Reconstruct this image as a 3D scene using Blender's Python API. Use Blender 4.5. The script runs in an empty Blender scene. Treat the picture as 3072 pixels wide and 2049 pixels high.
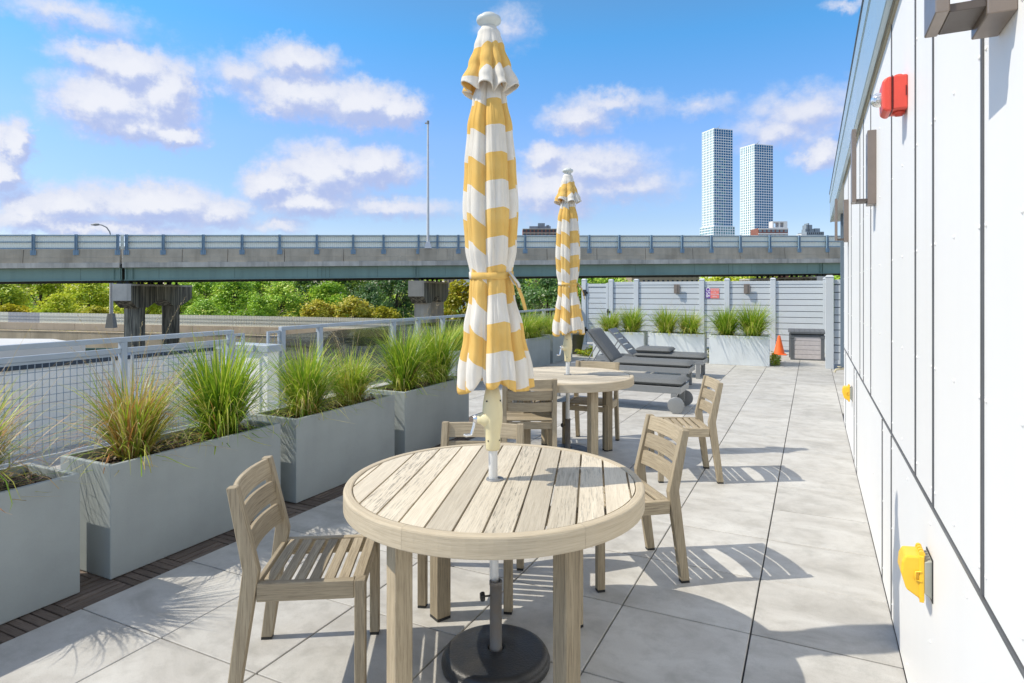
import bpy, math, random
from mathutils import Vector, Matrix
from math import sin, cos, pi, radians as RAD

S = bpy.context.scene
C = S.collection

# ------------------------------------------------------------------ camera
cam = bpy.data.cameras.new('camera'); camo = bpy.data.objects.new('camera', cam); C.objects.link(camo)
camo.location = (0, 0, 1.57); camo.rotation_euler = (RAD(90), 0, 0.4513)
cam.sensor_width = 36; cam.lens = 36*1860/3072; cam.shift_y = -151.5/3072
cam.clip_start = 0.05; cam.clip_end = 6000
S.camera = camo

# ------------------------------------------------------------------ light
SUN_AZ, SUN_EL = RAD(31.5), RAD(49)          # direction the light travels to, elevation
ld = bpy.data.lights.new('sun', 'SUN'); ld.energy = 4.5; ld.angle = RAD(0.5); ld.color = (1, .93, .80)
lo = bpy.data.objects.new('sun', ld); C.objects.link(lo); lo.location = (-20, -12, 30)
lo.rotation_euler = Vector((cos(SUN_AZ)*cos(SUN_EL), sin(SUN_AZ)*cos(SUN_EL), -sin(SUN_EL))).to_track_quat('-Z', 'Y').to_euler()

S.view_settings.view_transform = 'Standard'; S.view_settings.look = 'None'
S.view_settings.gamma = 1; S.view_settings.use_curve_mapping = False
S.view_settings.exposure = 0.0
S.cycles.max_bounces = 6; S.cycles.transparent_max_bounces = 12

# ------------------------------------------------------------------ node helper
class NT:
    def __init__(s, tree): s.t = tree; s.n = tree.nodes; s.l = tree.links
    def node(s, typ, **kw):
        n = s.n.new(typ)
        for k, v in kw.items():
            if k.startswith('i_'):
                n.inputs[k[2:].replace('_', ' ')].default_value = v
            else: setattr(n, k, v)
        return n
    def put(s, sock, v):
        if hasattr(v, 'is_output') or isinstance(v, bpy.types.NodeSocket): s.l.new(v, sock)
        else: sock.default_value = v
    def math(s, op, a, b=None, c=None, clamp=False):
        n = s.n.new('ShaderNodeMath'); n.operation = op; n.use_clamp = clamp
        s.put(n.inputs[0], a)
        if b is not None: s.put(n.inputs[1], b)
        if c is not None: s.put(n.inputs[2], c)
        return n.outputs[0]
    def vmath(s, op, a, b=None, c=None):
        n = s.n.new('ShaderNodeVectorMath'); n.operation = op
        s.put(n.inputs[0], a)
        if b is not None: s.put(n.inputs[1], b)
        if c is not None: s.put(n.inputs[2], c)
        return n.outputs['Value'] if op in ('LENGTH', 'DOT_PRODUCT', 'DISTANCE') else n.outputs['Vector']
    def mix(s, fac, a, b, blend='MIX'):
        n = s.n.new('ShaderNodeMix'); n.data_type = 'RGBA'; n.blend_type = blend
        s.put(n.inputs[0], fac); s.put(n.inputs[6], a); s.put(n.inputs[7], b)
        return n.outputs[2]
    def ramp(s, fac, stops, interp='LINEAR'):
        n = s.n.new('ShaderNodeValToRGB'); n.color_ramp.interpolation = interp
        e = n.color_ramp.elements
        while len(e) < len(stops): e.new(0.5)
        for x, (p, c) in zip(e, stops):
            x.position = p; x.color = c if len(c) == 4 else (*c, 1)
        s.put(n.inputs[0], fac); return n.outputs[0]
    def noise(s, vec, scale, detail=4, rough=.55, out='Fac', dist=0):
        n = s.n.new('ShaderNodeTexNoise'); s.put(n.inputs['Scale'], scale)
        n.inputs['Detail'].default_value = detail; n.inputs['Roughness'].default_value = rough
        n.inputs['Distortion'].default_value = dist
        if vec is not None: s.l.new(vec, n.inputs['Vector'])
        return n.outputs[0] if out == 'Fac' else n.outputs['Color']
    def maprange(s, v, a, b, c=0., d=1., smooth=False):
        n = s.n.new('ShaderNodeMapRange'); n.interpolation_type = 'SMOOTHSTEP' if smooth else 'LINEAR'
        s.put(n.inputs[0], v)
        for i, q in enumerate((a, b, c, d)): n.inputs[i+1].default_value = q
        return n.outputs[0]

# ------------------------------------------------------------------ sky with clouds
W = bpy.data.worlds.new('World'); S.world = W; W.use_nodes = True
w = NT(W.node_tree); w.n.clear()
SKY = 0.15
sky = w.node('ShaderNodeTexSky', sky_type='NISHITA', sun_disc=False)
sky.sun_elevation = SUN_EL; sky.sun_rotation = RAD(238.5); sky.altitude = 0
sky.air_density = 1.0; sky.dust_density = 0.3; sky.ozone_density = 2.2
tc = w.node('ShaderNodeTexCoord')
sep = w.node('ShaderNodeSeparateXYZ'); w.l.new(tc.outputs['Generated'], sep.inputs[0])
az = w.math('MULTIPLY', w.math('ARCTAN2', sep.outputs[0], sep.outputs[1]), 180/pi)
el = w.math('MULTIPLY', w.math('ARCSINE', sep.outputs[2]), 180/pi)
comb = w.node('ShaderNodeCombineXYZ'); w.l.new(az, comb.inputs[0]); w.l.new(el, comb.inputs[1])
P0 = comb.outputs[0]
CLOUDS = [(-57.5,16.9,2.9,1.7,1),(-58.9,14.2,3.4,2.2,1),(-55.1,15.4,2.5,2.6,1),(-59.9,17.4,2.4,1.2,.7),(-54.4,12.4,2.0,.9,.9),(-56.9,13.0,3.7,1.4,.9),
 (-49.7,17.7,2.7,1.4,.5),(-45.1,19.3,3.4,1.4,.8),(-44.3,16.6,4.9,1.8,.9),(-39.5,16.3,4.2,1.8,1),(-36.6,15.9,2.3,1.5,1),
 (-42.9,10.2,3.7,2.4,1),(-47.0,9.1,2.2,1.6,1),(-38.7,11.0,3.8,1.6,.95),(-44.3,7.9,4.3,1.4,.85),(-36.8,7.6,5.8,.9,.55),
 (-56.0,6.9,5.7,1.6,.95),(-61.6,6.4,3.4,1.4,.8),(-63.9,5.6,2.2,1.3,.8),(-64.7,10.5,1.2,1.5,1),(-65.3,8.3,1.2,1.5,1),(-51.2,6.6,2.6,1.3,.8),
 (-60.3,4.8,8.2,.7,.65),(-46.5,5.7,2.5,.7,.5),(-19.7,15.4,3.0,1.2,.7),(-16.9,16.7,3.7,.9,.5),(-22.9,12.2,1.8,1.2,.8),(-18.9,11.2,5.5,1.9,.7),
 (-22.1,9.1,4.4,2.3,.8),(-15.7,9.4,4.7,1.3,.55),(-.5,14.5,4.3,1.8,.55),(-2.2,13.3,3.7,1.4,.55),(.8,11.1,1.9,1.2,.75),(-9.3,15.9,3.0,.7,.32),
 (-61.6,20.0,4.5,1.0,.45),(-26.1,23.1,1.9,1.3,.35),(2.7,22.3,1.4,.4,.4),
 (-75,12,6,3,1),(-88,8,8,2.5,.9),(-110,15,9,4,1),(-140,10,10,3,.9),(25,10,7,2.5,.9),(50,14,8,4,1),(85,9,9,3,.9),(130,13,9,4,.9),(170,9,9,3,.9),
 (-60,48,30,10,.9),(20,52,34,12,.95),(100,46,34,13,.9),(175,50,36,14,.95),(-130,46,32,12,.9),(-20,72,60,9,.7)]  # high clouds out of view, added as white fill light
def cloud_field(vec):
    wn = w.noise(vec, .75, 7, .62, out='Color')
    off = w.vmath('MULTIPLY_ADD', wn, (3.0, 2.4, 0), (-1.5, -1.2, 0))
    vec = w.vmath('ADD', vec, off)
    f = None
    for (a, e, ra, re, wt) in CLOUDS:
        q = w.vmath('MULTIPLY_ADD', vec, (1/(ra*1.4), 1/(re*1.4), 0), (-a/(ra*1.4), -e/(re*1.4), 0))
        d = w.vmath('LENGTH', q)
        v = w.math('MULTIPLY_ADD', d, -wt, wt)
        f = v if f is None else w.math('SMOOTH_MAX', f, v, .12)
    return f
scaled = w.vmath('MULTIPLY', P0, (1, 1.5, 0))
fb = w.noise(scaled, .42, 10, .58)
f1 = w.math('ADD', cloud_field(P0), w.math('MULTIPLY_ADD', fb, .6, -.19))
dens = w.maprange(f1, -.02, .58, 0, .95, True)
# lit side: density falls towards the sun (up and to the left)
P1 = w.vmath('ADD', P0, (-.55, .95, 0))
fb2 = w.noise(w.vmath('MULTIPLY', P1, (1, 1.5, 0)), .42, 10, .58)
f2 = w.math('ADD', cloud_field(P1), w.math('MULTIPLY_ADD', fb2, .6, -.19))
lit = w.maprange(w.math('SUBTRACT', f1, f2), -.34, .22, 0, 1, True)
thick = w.maprange(f1, .25, .95, 0, 1, True)
lit = w.math('MULTIPLY', lit, w.math('MULTIPLY_ADD', thick, .35, .65))
cl = w.ramp(lit, [(0, (.48, .57, .87)), (.35, (.59, .66, .90)), (.7, (.76, .80, .94)), (1, (.92, .93, .99))])
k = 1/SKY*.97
kk = w.math('MULTIPLY', w.maprange(el, 27, 45, 1., 1.05, True), k)  # clouds above the view brightened to add fill light
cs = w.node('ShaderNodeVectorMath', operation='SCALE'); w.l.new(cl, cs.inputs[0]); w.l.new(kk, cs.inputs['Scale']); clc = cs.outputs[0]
tint = w.ramp(w.maprange(el, 0, 90), [(0, (1.02, .92, 1.06)), (.072, (.88, .925, 1.08)), (.149, (.93, 1.11, 1.4)), (.244, (.57, 1.22, 1.51)), (.40, (1.1, 1.12, 1.0)), (1, (1.6, 1.25, 1.0))])  # upper stops whiten the unseen sky for neutral fill
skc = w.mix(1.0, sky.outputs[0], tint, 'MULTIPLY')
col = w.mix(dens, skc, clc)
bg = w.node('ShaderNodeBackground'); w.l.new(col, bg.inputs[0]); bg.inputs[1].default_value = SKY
ow = w.node('ShaderNodeOutputWorld'); w.l.new(bg.outputs[0], ow.inputs[0])

# ------------------------------------------------------------------ mesh builder
class MB:
    def __init__(s, seed=0):
        s.v = []; s.f = []; s.uv = []; s.r = []; s.sm = []; s.mi = []; s.rng = random.Random(seed)
    def face(s, idx, uvs=None, r=0., sm=False, mi=0):
        s.f.append(idx); s.uv.append(uvs or [(s.v[i][0]+s.v[i][1]*.37, s.v[i][2]+s.v[i][1]*.61) for i in idx]); s.r.append(r); s.sm.append(sm); s.mi.append(mi)
    def hexa(s, p, M=None, long=None, r=None, mi=0):
        """p: 8 corners, bottom 4 then top 4 (ccw seen from above)"""
        P = [Vector(q) for q in p]
        r = s.rng.random() if r is None else r
        d = [max(q[i] for q in P)-min(q[i] for q in P) for i in range(3)]
        L = long if long is not None else d.index(max(d))
        o = [i for i in range(3) if i != L]
        uv = lambda q: (q[L]+r*7, q[o[0]]+q[o[1]]*1.0)
        b = len(s.v)
        s.v += [tuple((M @ q) if M else q) for q in P]
        for q in ((3, 2, 1, 0), (4, 5, 6, 7), (0, 1, 5, 4), (1, 2, 6, 5), (2, 3, 7, 6), (3, 0, 4, 7)):
            s.face([b+i for i in q], [uv(P[i]) for i in q], r, False, mi)
    def box(s, x0, x1, y0, y1, z0, z1, M=None, long=None, r=None, mi=0):
        s.hexa([(x0,y0,z0),(x1,y0,z0),(x1,y1,z0),(x0,y1,z0),(x0,y0,z1),(x1,y0,z1),(x1,y1,z1),(x0,y1,z1)], M, long, r, mi)
    def prism(s, poly, a0, a1, axis=2, M=None, r=None, mi=0, sm=False):
        """extrude 2-D polygon along axis"""
        r = s.rng.random() if r is None else r
        def mk(u, v, t):
            q = [0, 0, 0]; o = [i for i in range(3) if i != axis]; q[o[0]] = u; q[o[1]] = v; q[axis] = t; return Vector(q)
        b = len(s.v); n = len(poly)
        for t in (a0, a1):
            for u, v in poly:
                q = mk(u, v, t); s.v.append(tuple(M @ q) if M else tuple(q))
        per = [0]
        for i in range(n): per.append(per[-1]+math.dist(poly[i], poly[(i+1) % n]))
        flip = axis == 1
        A = list(range(b, b+n)); B = list(range(b+n, b+2*n))
        uvp = [(u+r*7, v) for u, v in poly]
        s.face(A if flip else A[::-1], uvp if flip else uvp[::-1], r, False, mi)
        s.face(B[::-1] if flip else B, uvp[::-1] if flip else uvp, r, False, mi)
        for i in range(n):
            j = (i+1) % n
            q = [A[i], A[j], B[j], B[i]]; uu = [(a0+r*7, per[i]), (a0+r*7, per[i+1]), (a1+r*7, per[i+1]), (a1+r*7, per[i])]
            s.face(q[::-1] if flip else q, uu[::-1] if flip else uu, r, sm, mi)
    def lathe(s, prof, seg=32, M=None, r=0., mi=0, sm=True, cap0=False, cap1=False, a0=0, a1=2*pi):
        full = abs(a1-a0-2*pi) < 1e-6
        nr = seg if full else seg+1
        b = len(s.v)
        for rr, z in prof:
            for i in range(nr):
                a = a0+(a1-a0)*i/seg; q = Vector((rr*cos(a), rr*sin(a), z)); s.v.append(tuple(M @ q) if M else tuple(q))
        for k in range(len(prof)-1):
            for i in range(seg):
                j = (i+1) % nr
                s.face([b+k*nr+i, b+k*nr+j, b+(k+1)*nr+j, b+(k+1)*nr+i], [(i/seg, prof[k][1]), ((i+1)/seg, prof[k][1]), ((i+1)/seg, prof[k+1][1]), (i/seg, prof[k+1][1])], r, sm, mi)
        if full:
            for flag, k in ((cap0, 0), (cap1, len(prof)-1)):
                if flag:
                    bb = len(s.v); s.v += [s.v[b+k*nr+i] for i in range(nr)]
                    idx = list(range(bb, bb+nr)); s.face(idx[::-1] if k == 0 else idx, None, r, False, mi)
    def tube(s, path, rad, seg=8, r=0., mi=0, caps=True):
        P = [Vector(p) for p in path]; n = len(P)
        rad = rad if isinstance(rad, (list, tuple)) else [rad]*n
        b = len(s.v); t0 = (P[1]-P[0]).normalized()
        up = Vector((0, 0, 1)) if abs(t0.z) < .9 else Vector((1, 0, 0))
        x = t0.cross(up).normalized(); ln = 0
        for i in range(n):
            t = (P[min(i+1, n-1)]-P[max(i-1, 0)]).normalized()
            x = (x-t*x.dot(t)).normalized(); y = t.cross(x)
            for k in range(seg):
                a = 2*pi*k/seg; s.v.append(tuple(P[i]+(x*cos(a)+y*sin(a))*rad[i]))
        for i in range(n-1):
            l2 = ln+(P[i+1]-P[i]).length
            for k in range(seg):
                j = (k+1) % seg
                s.face([b+i*seg+k, b+i*seg+j, b+(i+1)*seg+j, b+(i+1)*seg+k], [(ln, k/seg), (ln, (k+1)/seg), (l2, (k+1)/seg), (l2, k/seg)], r, True, mi)
            ln = l2
        if caps:
            for k, i in ((0, 0), (1, n-1)):
                bb = len(s.v); s.v += [s.v[b+i*seg+q] for q in range(seg)]
                idx = list(range(bb, bb+seg)); s.face(idx[::-1] if k == 0 else idx, None, r, False, mi)
    def sphere(s, c, rx, ry, rz, seg=12, rings=8, mi=0):
        s.lathe([(max(1e-4, sin(pi*k/rings)), -cos(pi*k/rings)) for k in range(rings+1)], seg, Matrix.Translation(c) @ Matrix.Diagonal((rx, ry, rz, 1)), 0, mi)
    def build(s, name, mats, parent=None, bevel=0, loc=None, seg=1, kind=None):
        me = bpy.data.meshes.new(name); me.from_pydata(s.v, [], s.f)
        me.polygons.foreach_set('use_smooth', s.sm); me.polygons.foreach_set('material_index', s.mi)
        ul = me.uv_layers.new(name='UVMap'); flat = [c for u in s.uv for p in u for c in p]
        ul.data.foreach_set('uv', flat)
        at = me.attributes.new('rnd', 'FLOAT', 'FACE'); at.data.foreach_set('value', s.r)
        for m in (mats if isinstance(mats, (list, tuple)) else [mats]): me.materials.append(m)
        me.update()
        o = bpy.data.objects.new(name, me); C.objects.link(o)
        if parent: o.parent = parent
        if loc: o.location = loc
        if bevel:
            b = o.modifiers.new('bevel', 'BEVEL'); b.width = bevel; b.segments = seg; b.limit_method = 'ANGLE'; b.angle_limit = RAD(40)
        if kind: o['kind'] = kind
        return o

def tag(o, label, cat, group=None, kind=None):
    o['label'] = label; o['category'] = cat
    if group: o['group'] = group
    if kind: o['kind'] = kind
    return o
def thing(name, label, cat, loc=(0, 0, 0), rz=0, group=None):
    o = bpy.data.objects.new(name, None); o.empty_display_size = .2; C.objects.link(o)
    o.location = loc; o.rotation_euler = (0, 0, rz)
    return tag(o, label, cat, group)
def copy_tree(o, loc=None, rz=None, label=None, parent=None, group=None, scale=None):
    c = o.copy(); C.objects.link(c)
    if parent: c.parent = parent
    if loc is not None: c.location = loc
    if rz is not None: c.rotation_euler = (0, 0, rz)
    if label: c['label'] = label
    if group: c['group'] = group
    if scale: c.scale = scale
    for ch in list(o.children): copy_tree(ch, parent=c)
    return c
def rotz(a, loc=(0, 0, 0)): return Matrix.Translation(loc) @ Matrix.Rotation(a, 4, 'Z')

# ------------------------------------------------------------------ materials
def new_mat(name):
    m = bpy.data.materials.new(name); m.use_nodes = True
    t = NT(m.node_tree); p = t.n['Principled BSDF']; return m, t, p
def mat(name, col, rough=.6, var=.12, scale=6., col2=None, bump=0., bscale=None, metal=0., spec=.5, streak=0., coords='Object', speck=0., sscale=None):
    """one colour broken up by noise; col2 = second colour blended in blotches; streak = vertical dirt runs"""
    m, t, p = new_mat(name)
    tcn = t.node('ShaderNodeTexCoord'); v = tcn.outputs[coords]
    n1 = t.noise(v, scale, 6, .6)
    c2 = col2 or tuple(c*(1-var*2.2) for c in col)
    c1 = tuple(min(1, c*(1+var*.6)) for c in col)
    base = t.mix(t.maprange(n1, .3, .72), (*c1, 1), (*c2, 1))
    if speck:
        n3 = t.noise(v, scale*38, 2, .7)
        base = t.mix(t.math('MULTIPLY', t.maprange(n3, .56, .74), speck), base, (*[c*.35 for c in col], 1))
    if streak:
        st = t.noise(t.vmath('MULTIPLY', v, (1.3, 1.3, .08)), sscale or scale*2.2, 5, .65)
        base = t.mix(t.math('MULTIPLY', t.maprange(st, *((.36, .56) if sscale else (.46, .72))), streak), base, (*[c*(.13 if sscale else .28) for c in col], 1))
    t.l.new(base, p.inputs['Base Color'])
    p.inputs['Metallic'].default_value = metal; p.inputs['Specular IOR Level'].default_value = spec
    t.l.new(t.maprange(n1, .25, .75, max(0, rough-.07), min(1, rough+.07)), p.inputs['Roughness'])
    if bump:
        b = t.node('ShaderNodeBump'); b.inputs['Strength'].default_value = bump; b.inputs['Distance'].default_value = .01
        t.l.new(t.noise(v, bscale or scale*20, 4, .6), b.inputs['Height']); t.l.new(b.outputs[0], p.inputs['Normal'])
    return m

def wood(name, light, dark, grain=1., stain=.3, rough=.75, gmix=.6):
    m, t, p = new_mat(name)
    uv = t.node('ShaderNodeUVMap'); at = t.node('ShaderNodeAttribute'); at.attribute_name = 'rnd'
    r = at.outputs['Fac']
    cb = t.node('ShaderNodeCombineXYZ'); t.put(cb.inputs[2], t.math('MULTIPLY', r, 40.))
    v = t.vmath('ADD', uv.outputs[0], cb.outputs[0])
    g1 = t.noise(t.vmath('MULTIPLY', v, (8., 300*grain, 1)), 1., 4, .7)
    g2 = t.noise(t.vmath('MULTIPLY', v, (2.4, 48*grain, 1)), 1., 5, .65, dist=.5)
    g3 = t.noise(t.vmath('MULTIPLY', v, (9., 120*grain, 1.)), 1., 6, .72)
    base = t.mix(t.maprange(g2, .3, .7), (*light, 1), (*[(a*.62+b*.38) for a, b in zip(light, dark)], 1))
    base = t.mix(t.math('MULTIPLY', t.maprange(g1, .47, .64), gmix), base, (*dark, 1))
    # board to board variation
    hv = t.math('MULTIPLY_ADD', r, .40, .78)
    sc = t.node('ShaderNodeVectorMath', operation='SCALE'); t.l.new(base, sc.inputs[0]); t.l.new(hv, sc.inputs['Scale'])
    base = sc.outputs[0]
    # grey-black weathering, only on some boards
    pick = t.maprange(t.math('FRACT', t.math('MULTIPLY', r, 7.31)), .45, .95)
    sm = t.math('MULTIPLY', t.math('MULTIPLY', t.maprange(g3, .52, .62), pick), stain)
    base = t.mix(sm, base, (.07, .068, .06, 1))
    t.l.new(base, p.inputs['Base Color']); p.inputs['Roughness'].default_value = rough; p.inputs['Specular IOR Level'].default_value = .25
    b = t.node('ShaderNodeBump'); b.inputs['Strength'].default_value = .35; b.inputs['Distance'].default_value = .004
    t.l.new(g1, b.inputs['Height']); t.l.new(b.outputs[0], p.inputs['Normal'])
    return m

def foliage(name, stops, trans=.35, useobj=0.25):
    """leaf colour chosen per leaf by the rnd attribute; a little light passes through"""
    m, t, p = new_mat(name)
    at = t.node('ShaderNodeAttribute'); at.attribute_name = 'rnd'
    oi = t.node('ShaderNodeObjectInfo')
    f = t.math('ADD', at.outputs['Fac'], t.math('MULTIPLY_ADD', oi.outputs['Random'], useobj, -useobj/2), clamp=True)
    c = t.ramp(f, stops)
    df = t.node('ShaderNodeBsdfDiffuse'); tl = t.node('ShaderNodeBsdfTranslucent'); gl = t.node('ShaderNodeBsdfGlossy'); gl.inputs['Roughness'].default_value = .45
    t.l.new(c, df.inputs[0])
    t.l.new(t.mix(.5, c, (.30, .36, .03, 1)), tl.inputs[0])
    m1 = t.node('ShaderNodeMixShader'); m1.inputs[0].default_value = trans
    t.l.new(df.outputs[0], m1.inputs[1]); t.l.new(tl.outputs[0], m1.inputs[2])
    m2 = t.node('ShaderNodeMixShader'); m2.inputs[0].default_value = .05
    t.l.new(m1.outputs[0], m2.inputs[1]); t.l.new(gl.outputs[0], m2.inputs[2])
    t.l.new(m2.outputs[0], t.n['Material Output'].inputs[0]); t.n.remove(p)
    return m

M = {}
M['teak'] = wood('weathered_teak', (.45, .378, .265), (.15, .115, .075), 1.1, .45, gmix=.62)
M['teak_top'] = wood('bleached_teak', (.635, .57, .455), (.33, .275, .20), 1.2, .8, gmix=.42)
M['teak_rim'] = wood('bleached_teak_rim', (.58, .50, .37), (.30, .24, .165), 1.3, .1, gmix=.4)
M['ipe'] = wood('dark_deck_boards', (.185, .145, .118), (.055, .042, .034), .8, .3)
M['bark'] = mat('bark', (.09, .07, .05), .9, .3, 4)
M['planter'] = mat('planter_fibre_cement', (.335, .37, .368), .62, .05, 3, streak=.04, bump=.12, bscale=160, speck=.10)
M['planter_sunlit'] = mat('planter_sunlit_cement', (.70, .735, .74), .62, .05, 3, bump=.1, bscale=120, speck=.06)  # same cement as the grey planters, lightened for sun on the front
M['soil'] = mat('mulch', (.055, .038, .027), .95, .45, 40, bump=.8, bscale=60)
M['mulch_chip'] = foliage('mulch_chip', [(0, (.03, .02, .014)), (.6, (.09, .06, .04)), (1, (.24, .19, .14))], .0, 0)
M['rail'] = mat('galvanised_rail_paint', (.42, .47, .51), .42, .05, 5)
M['mesh'] = mat('mesh_wire', (.26, .32, .38), .45, .05, 6)
M['white_wall'] = mat('white_wall_panel', (.835, .83, .815), .5, .02, .8, streak=.035, bump=.02, bscale=30)
M['parapet_white'] = mat('pale_render', (.92, .91, .87), .8, .05, 1.2)
M['joint'] = mat('panel_joint', (.12, .125, .135), .45, .1, 5)
M['joint_metal'] = mat('joint_channel', (.38, .41, .44), .4, .05, 5, metal=.3)
M['fascia'] = mat('fascia_metal', (.46, .58, .64), .3, .04, 2, metal=.35)
M['soffit'] = mat('soffit_board', (.50, .50, .46), .6, .06, 3)
M['trim_tan'] = mat('soffit_trim', (.44, .40, .28), .6, .08, 4)
M['slate'] = mat('slate_metal', (.12, .16, .20), .45, .08, 3)
M['navy'] = mat('dark_coping', (.035, .055, .085), .4, .08, 3)
M['bronze'] = mat('bronze_metal', (.27, .22, .185), .35, .06, 8, metal=.45)
M['bronze_in'] = mat('bronze_inner', (.11, .09, .078), .5, .06, 8, metal=.2)
M['red'] = mat('red_plastic', (.76, .085, .055), .38, .05, 10)
M['red_dark'] = mat('red_plastic_slot', (.10, .008, .006), .5, .05, 10)
M['yellow_pl'] = mat('yellow_plastic', (.88, .53, .035), .4, .05, 10)
M['grey_pl'] = mat('grey_plastic', (.36, .37, .32), .5, .06, 10)
M['black_pl'] = mat('black_plastic', (.018, .019, .02), .45, .1, 10)
M['fence'] = mat('grey_vinyl_fence', (.56, .595, .615), .5, .03, 1.5)
M['fence_gap'] = mat('fence_groove', (.10, .12, .14), .7, .1, 4)
M['cushion'] = mat('charcoal_cushion_fabric', (.15, .157, .158), .85, .1, 90, bump=.3, bscale=600)
M['lounge'] = mat('grey_lounger_metal', (.27, .28, .285), .4, .05, 6, metal=.3)
M['lounge_dark'] = mat('grey_lounger_wheel', (.20, .205, .21), .5, .06, 6)
M['pole'] = mat('satin_pole', (.72, .73, .73), .3, .03, 10, metal=.25)
M['cream'] = mat('cream_plastic', (.74, .66, .41), .42, .04, 12)
M['chrome'] = mat('chrome_crank', (.72, .73, .75), .22, .04, 20, metal=.85)
M['finial'] = mat('finial_plastic', (.60, .63, .60), .4, .06, 20)
M['base_black'] = mat('base_resin', (.013, .016, .021), .38, .3, 9, col2=(.045, .042, .038), bump=.25, bscale=120, speck=.0)
M['tube_grey'] = mat('base_tube', (.13, .135, .14), .5, .2, 14, col2=(.17, .14, .11))
M['cone'] = mat('orange_cone', (.95, .16, .025), .5, .05, 10)
M['box_dark'] = mat('deck_box_dark', (.12, .128, .14), .55, .08, 20)
M['box_grey'] = mat('deck_box_grey', (.54, .495, .495), .6, .06, 14, bump=.15, bscale=80)
M['girder'] = mat('teal_steel', (.235, .35, .30), .55, .07, .35, streak=.25)
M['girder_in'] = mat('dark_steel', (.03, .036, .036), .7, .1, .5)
M['concrete'] = mat('road_concrete', (.52, .455, .35), .85, .12, .5, bump=.15, bscale=12, streak=.35, speck=.2)
M['concrete_dk'] = mat('stained_concrete', (.46, .42, .32), .85, .12, .42, bump=.15, bscale=12, streak=.96, speck=.25, sscale=2.6)
M['concrete_tan'] = mat('tan_concrete', (.70, .585, .44), .85, .1, .3, bump=.1, bscale=10, streak=.2)
M['deck_edge'] = mat('concrete_ledge', (.60, .57, .50), .85, .15, .7, bump=.2, bscale=10, streak=.5)
M['blue_steel'] = mat('blue_grey_steel', (.22, .33, .43), .45, .1, 3)
def sheet(name, col, col2):
    m, t, p = new_mat(name); v = t.node('ShaderNodeTexCoord').outputs['Object']
    c = t.mix(t.maprange(t.noise(t.vmath('MULTIPLY', v, (1., 1., .25)), .8, 5, .6), .3, .7), (*col, 1), (*col2, 1))
    df = t.node('ShaderNodeBsdfDiffuse'); tl = t.node('ShaderNodeBsdfTranslucent'); t.l.new(c, df.inputs[0]); t.l.new(c, tl.inputs[0])
    mx = t.node('ShaderNodeMixShader'); mx.inputs[0].default_value = .12; t.l.new(df.outputs[0], mx.inputs[1]); t.l.new(tl.outputs[0], mx.inputs[2])
    t.l.new(mx.outputs[0], t.n['Material Output'].inputs[0]); t.n.remove(p); return m
M['panel_pale'] = sheet('pale_green_panel', (.94, .94, .84), (.90, .91, .80))
M['panel_grey'] = mat('pale_grey_panel', (.52, .54, .57), .5, .06, .4)
M['asphalt'] = mat('asphalt', (.055, .055, .057), .9, .15, 1.5)
M['bounce_ground'] = mat('pale_bounce_ground', (.36, .34, .29), .95, .2, .08, col2=(.27, .26, .20))  # ground colour paled to bounce light up onto bridge fence and trees
M['hill'] = mat('wooded_slope', (.035, .055, .018), .95, .35, .12, col2=(.07, .075, .02), bump=1., bscale=1.2)
M['roof_pale'] = mat('pale_roof_membrane', (.60, .60, .58), .8, .06, .4)
M['roof_side'] = mat('pale_roof_edge', (.47, .49, .51), .7, .06, .4)
M['dkgreen'] = mat('dark_green_paint', (.03, .09, .075), .6, .1, 1)
M['tower_w'] = mat('tower_white', (.88, .90, .90), .5, .02, .05)
M['brick'] = mat('red_brick', (.27, .11, .08), .85, .1, .6)
M['tanbrick'] = mat('tan_brick', (.40, .31, .21), .85, .1, .6)
M['bwhite'] = mat('white_siding', (.74, .74, .72), .7, .05, .6)
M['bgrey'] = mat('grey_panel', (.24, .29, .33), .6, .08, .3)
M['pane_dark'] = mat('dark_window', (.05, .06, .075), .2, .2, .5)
M['pot'] = mat('olive_pot', (.085, .085, .06), .5, .1, 8)
M['lampmetal'] = mat('galvanised_pole', (.60, .62, .64), .45, .05, 2)
M['lampdark'] = mat('grey_pole', (.22, .23, .23), .5, .05, 2)
M['sign_p'] = mat('sign_purple', (.17, .055, .38), .45, .03, 5)
M['sign_r'] = mat('sign_coral', (.85, .22, .19), .45, .03, 5)
M['sign_w'] = mat('sign_white', (.85, .85, .85), .45, .02, 5)

# skyscraper windows: the lighter glass colour stands in for reflected sky
def glassy(name, col, rough=.08, spec=1.):
    m, t, p = new_mat(name)
    v = t.node('ShaderNodeTexCoord').outputs['Object']
    at = t.node('ShaderNodeAttribute'); at.attribute_name = 'rnd'
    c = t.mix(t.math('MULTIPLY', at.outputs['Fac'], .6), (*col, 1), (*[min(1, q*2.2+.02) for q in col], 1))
    t.l.new(c, p.inputs['Base Color']); p.inputs['Roughness'].default_value = rough; p.inputs['Specular IOR Level'].default_value = spec
    return m
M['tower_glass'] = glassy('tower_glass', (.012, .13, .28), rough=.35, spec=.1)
M['tower_glass_lit'] = glassy('tower_glass_reflecting', (.06, .20, .24), rough=.35, spec=.1)

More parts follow.
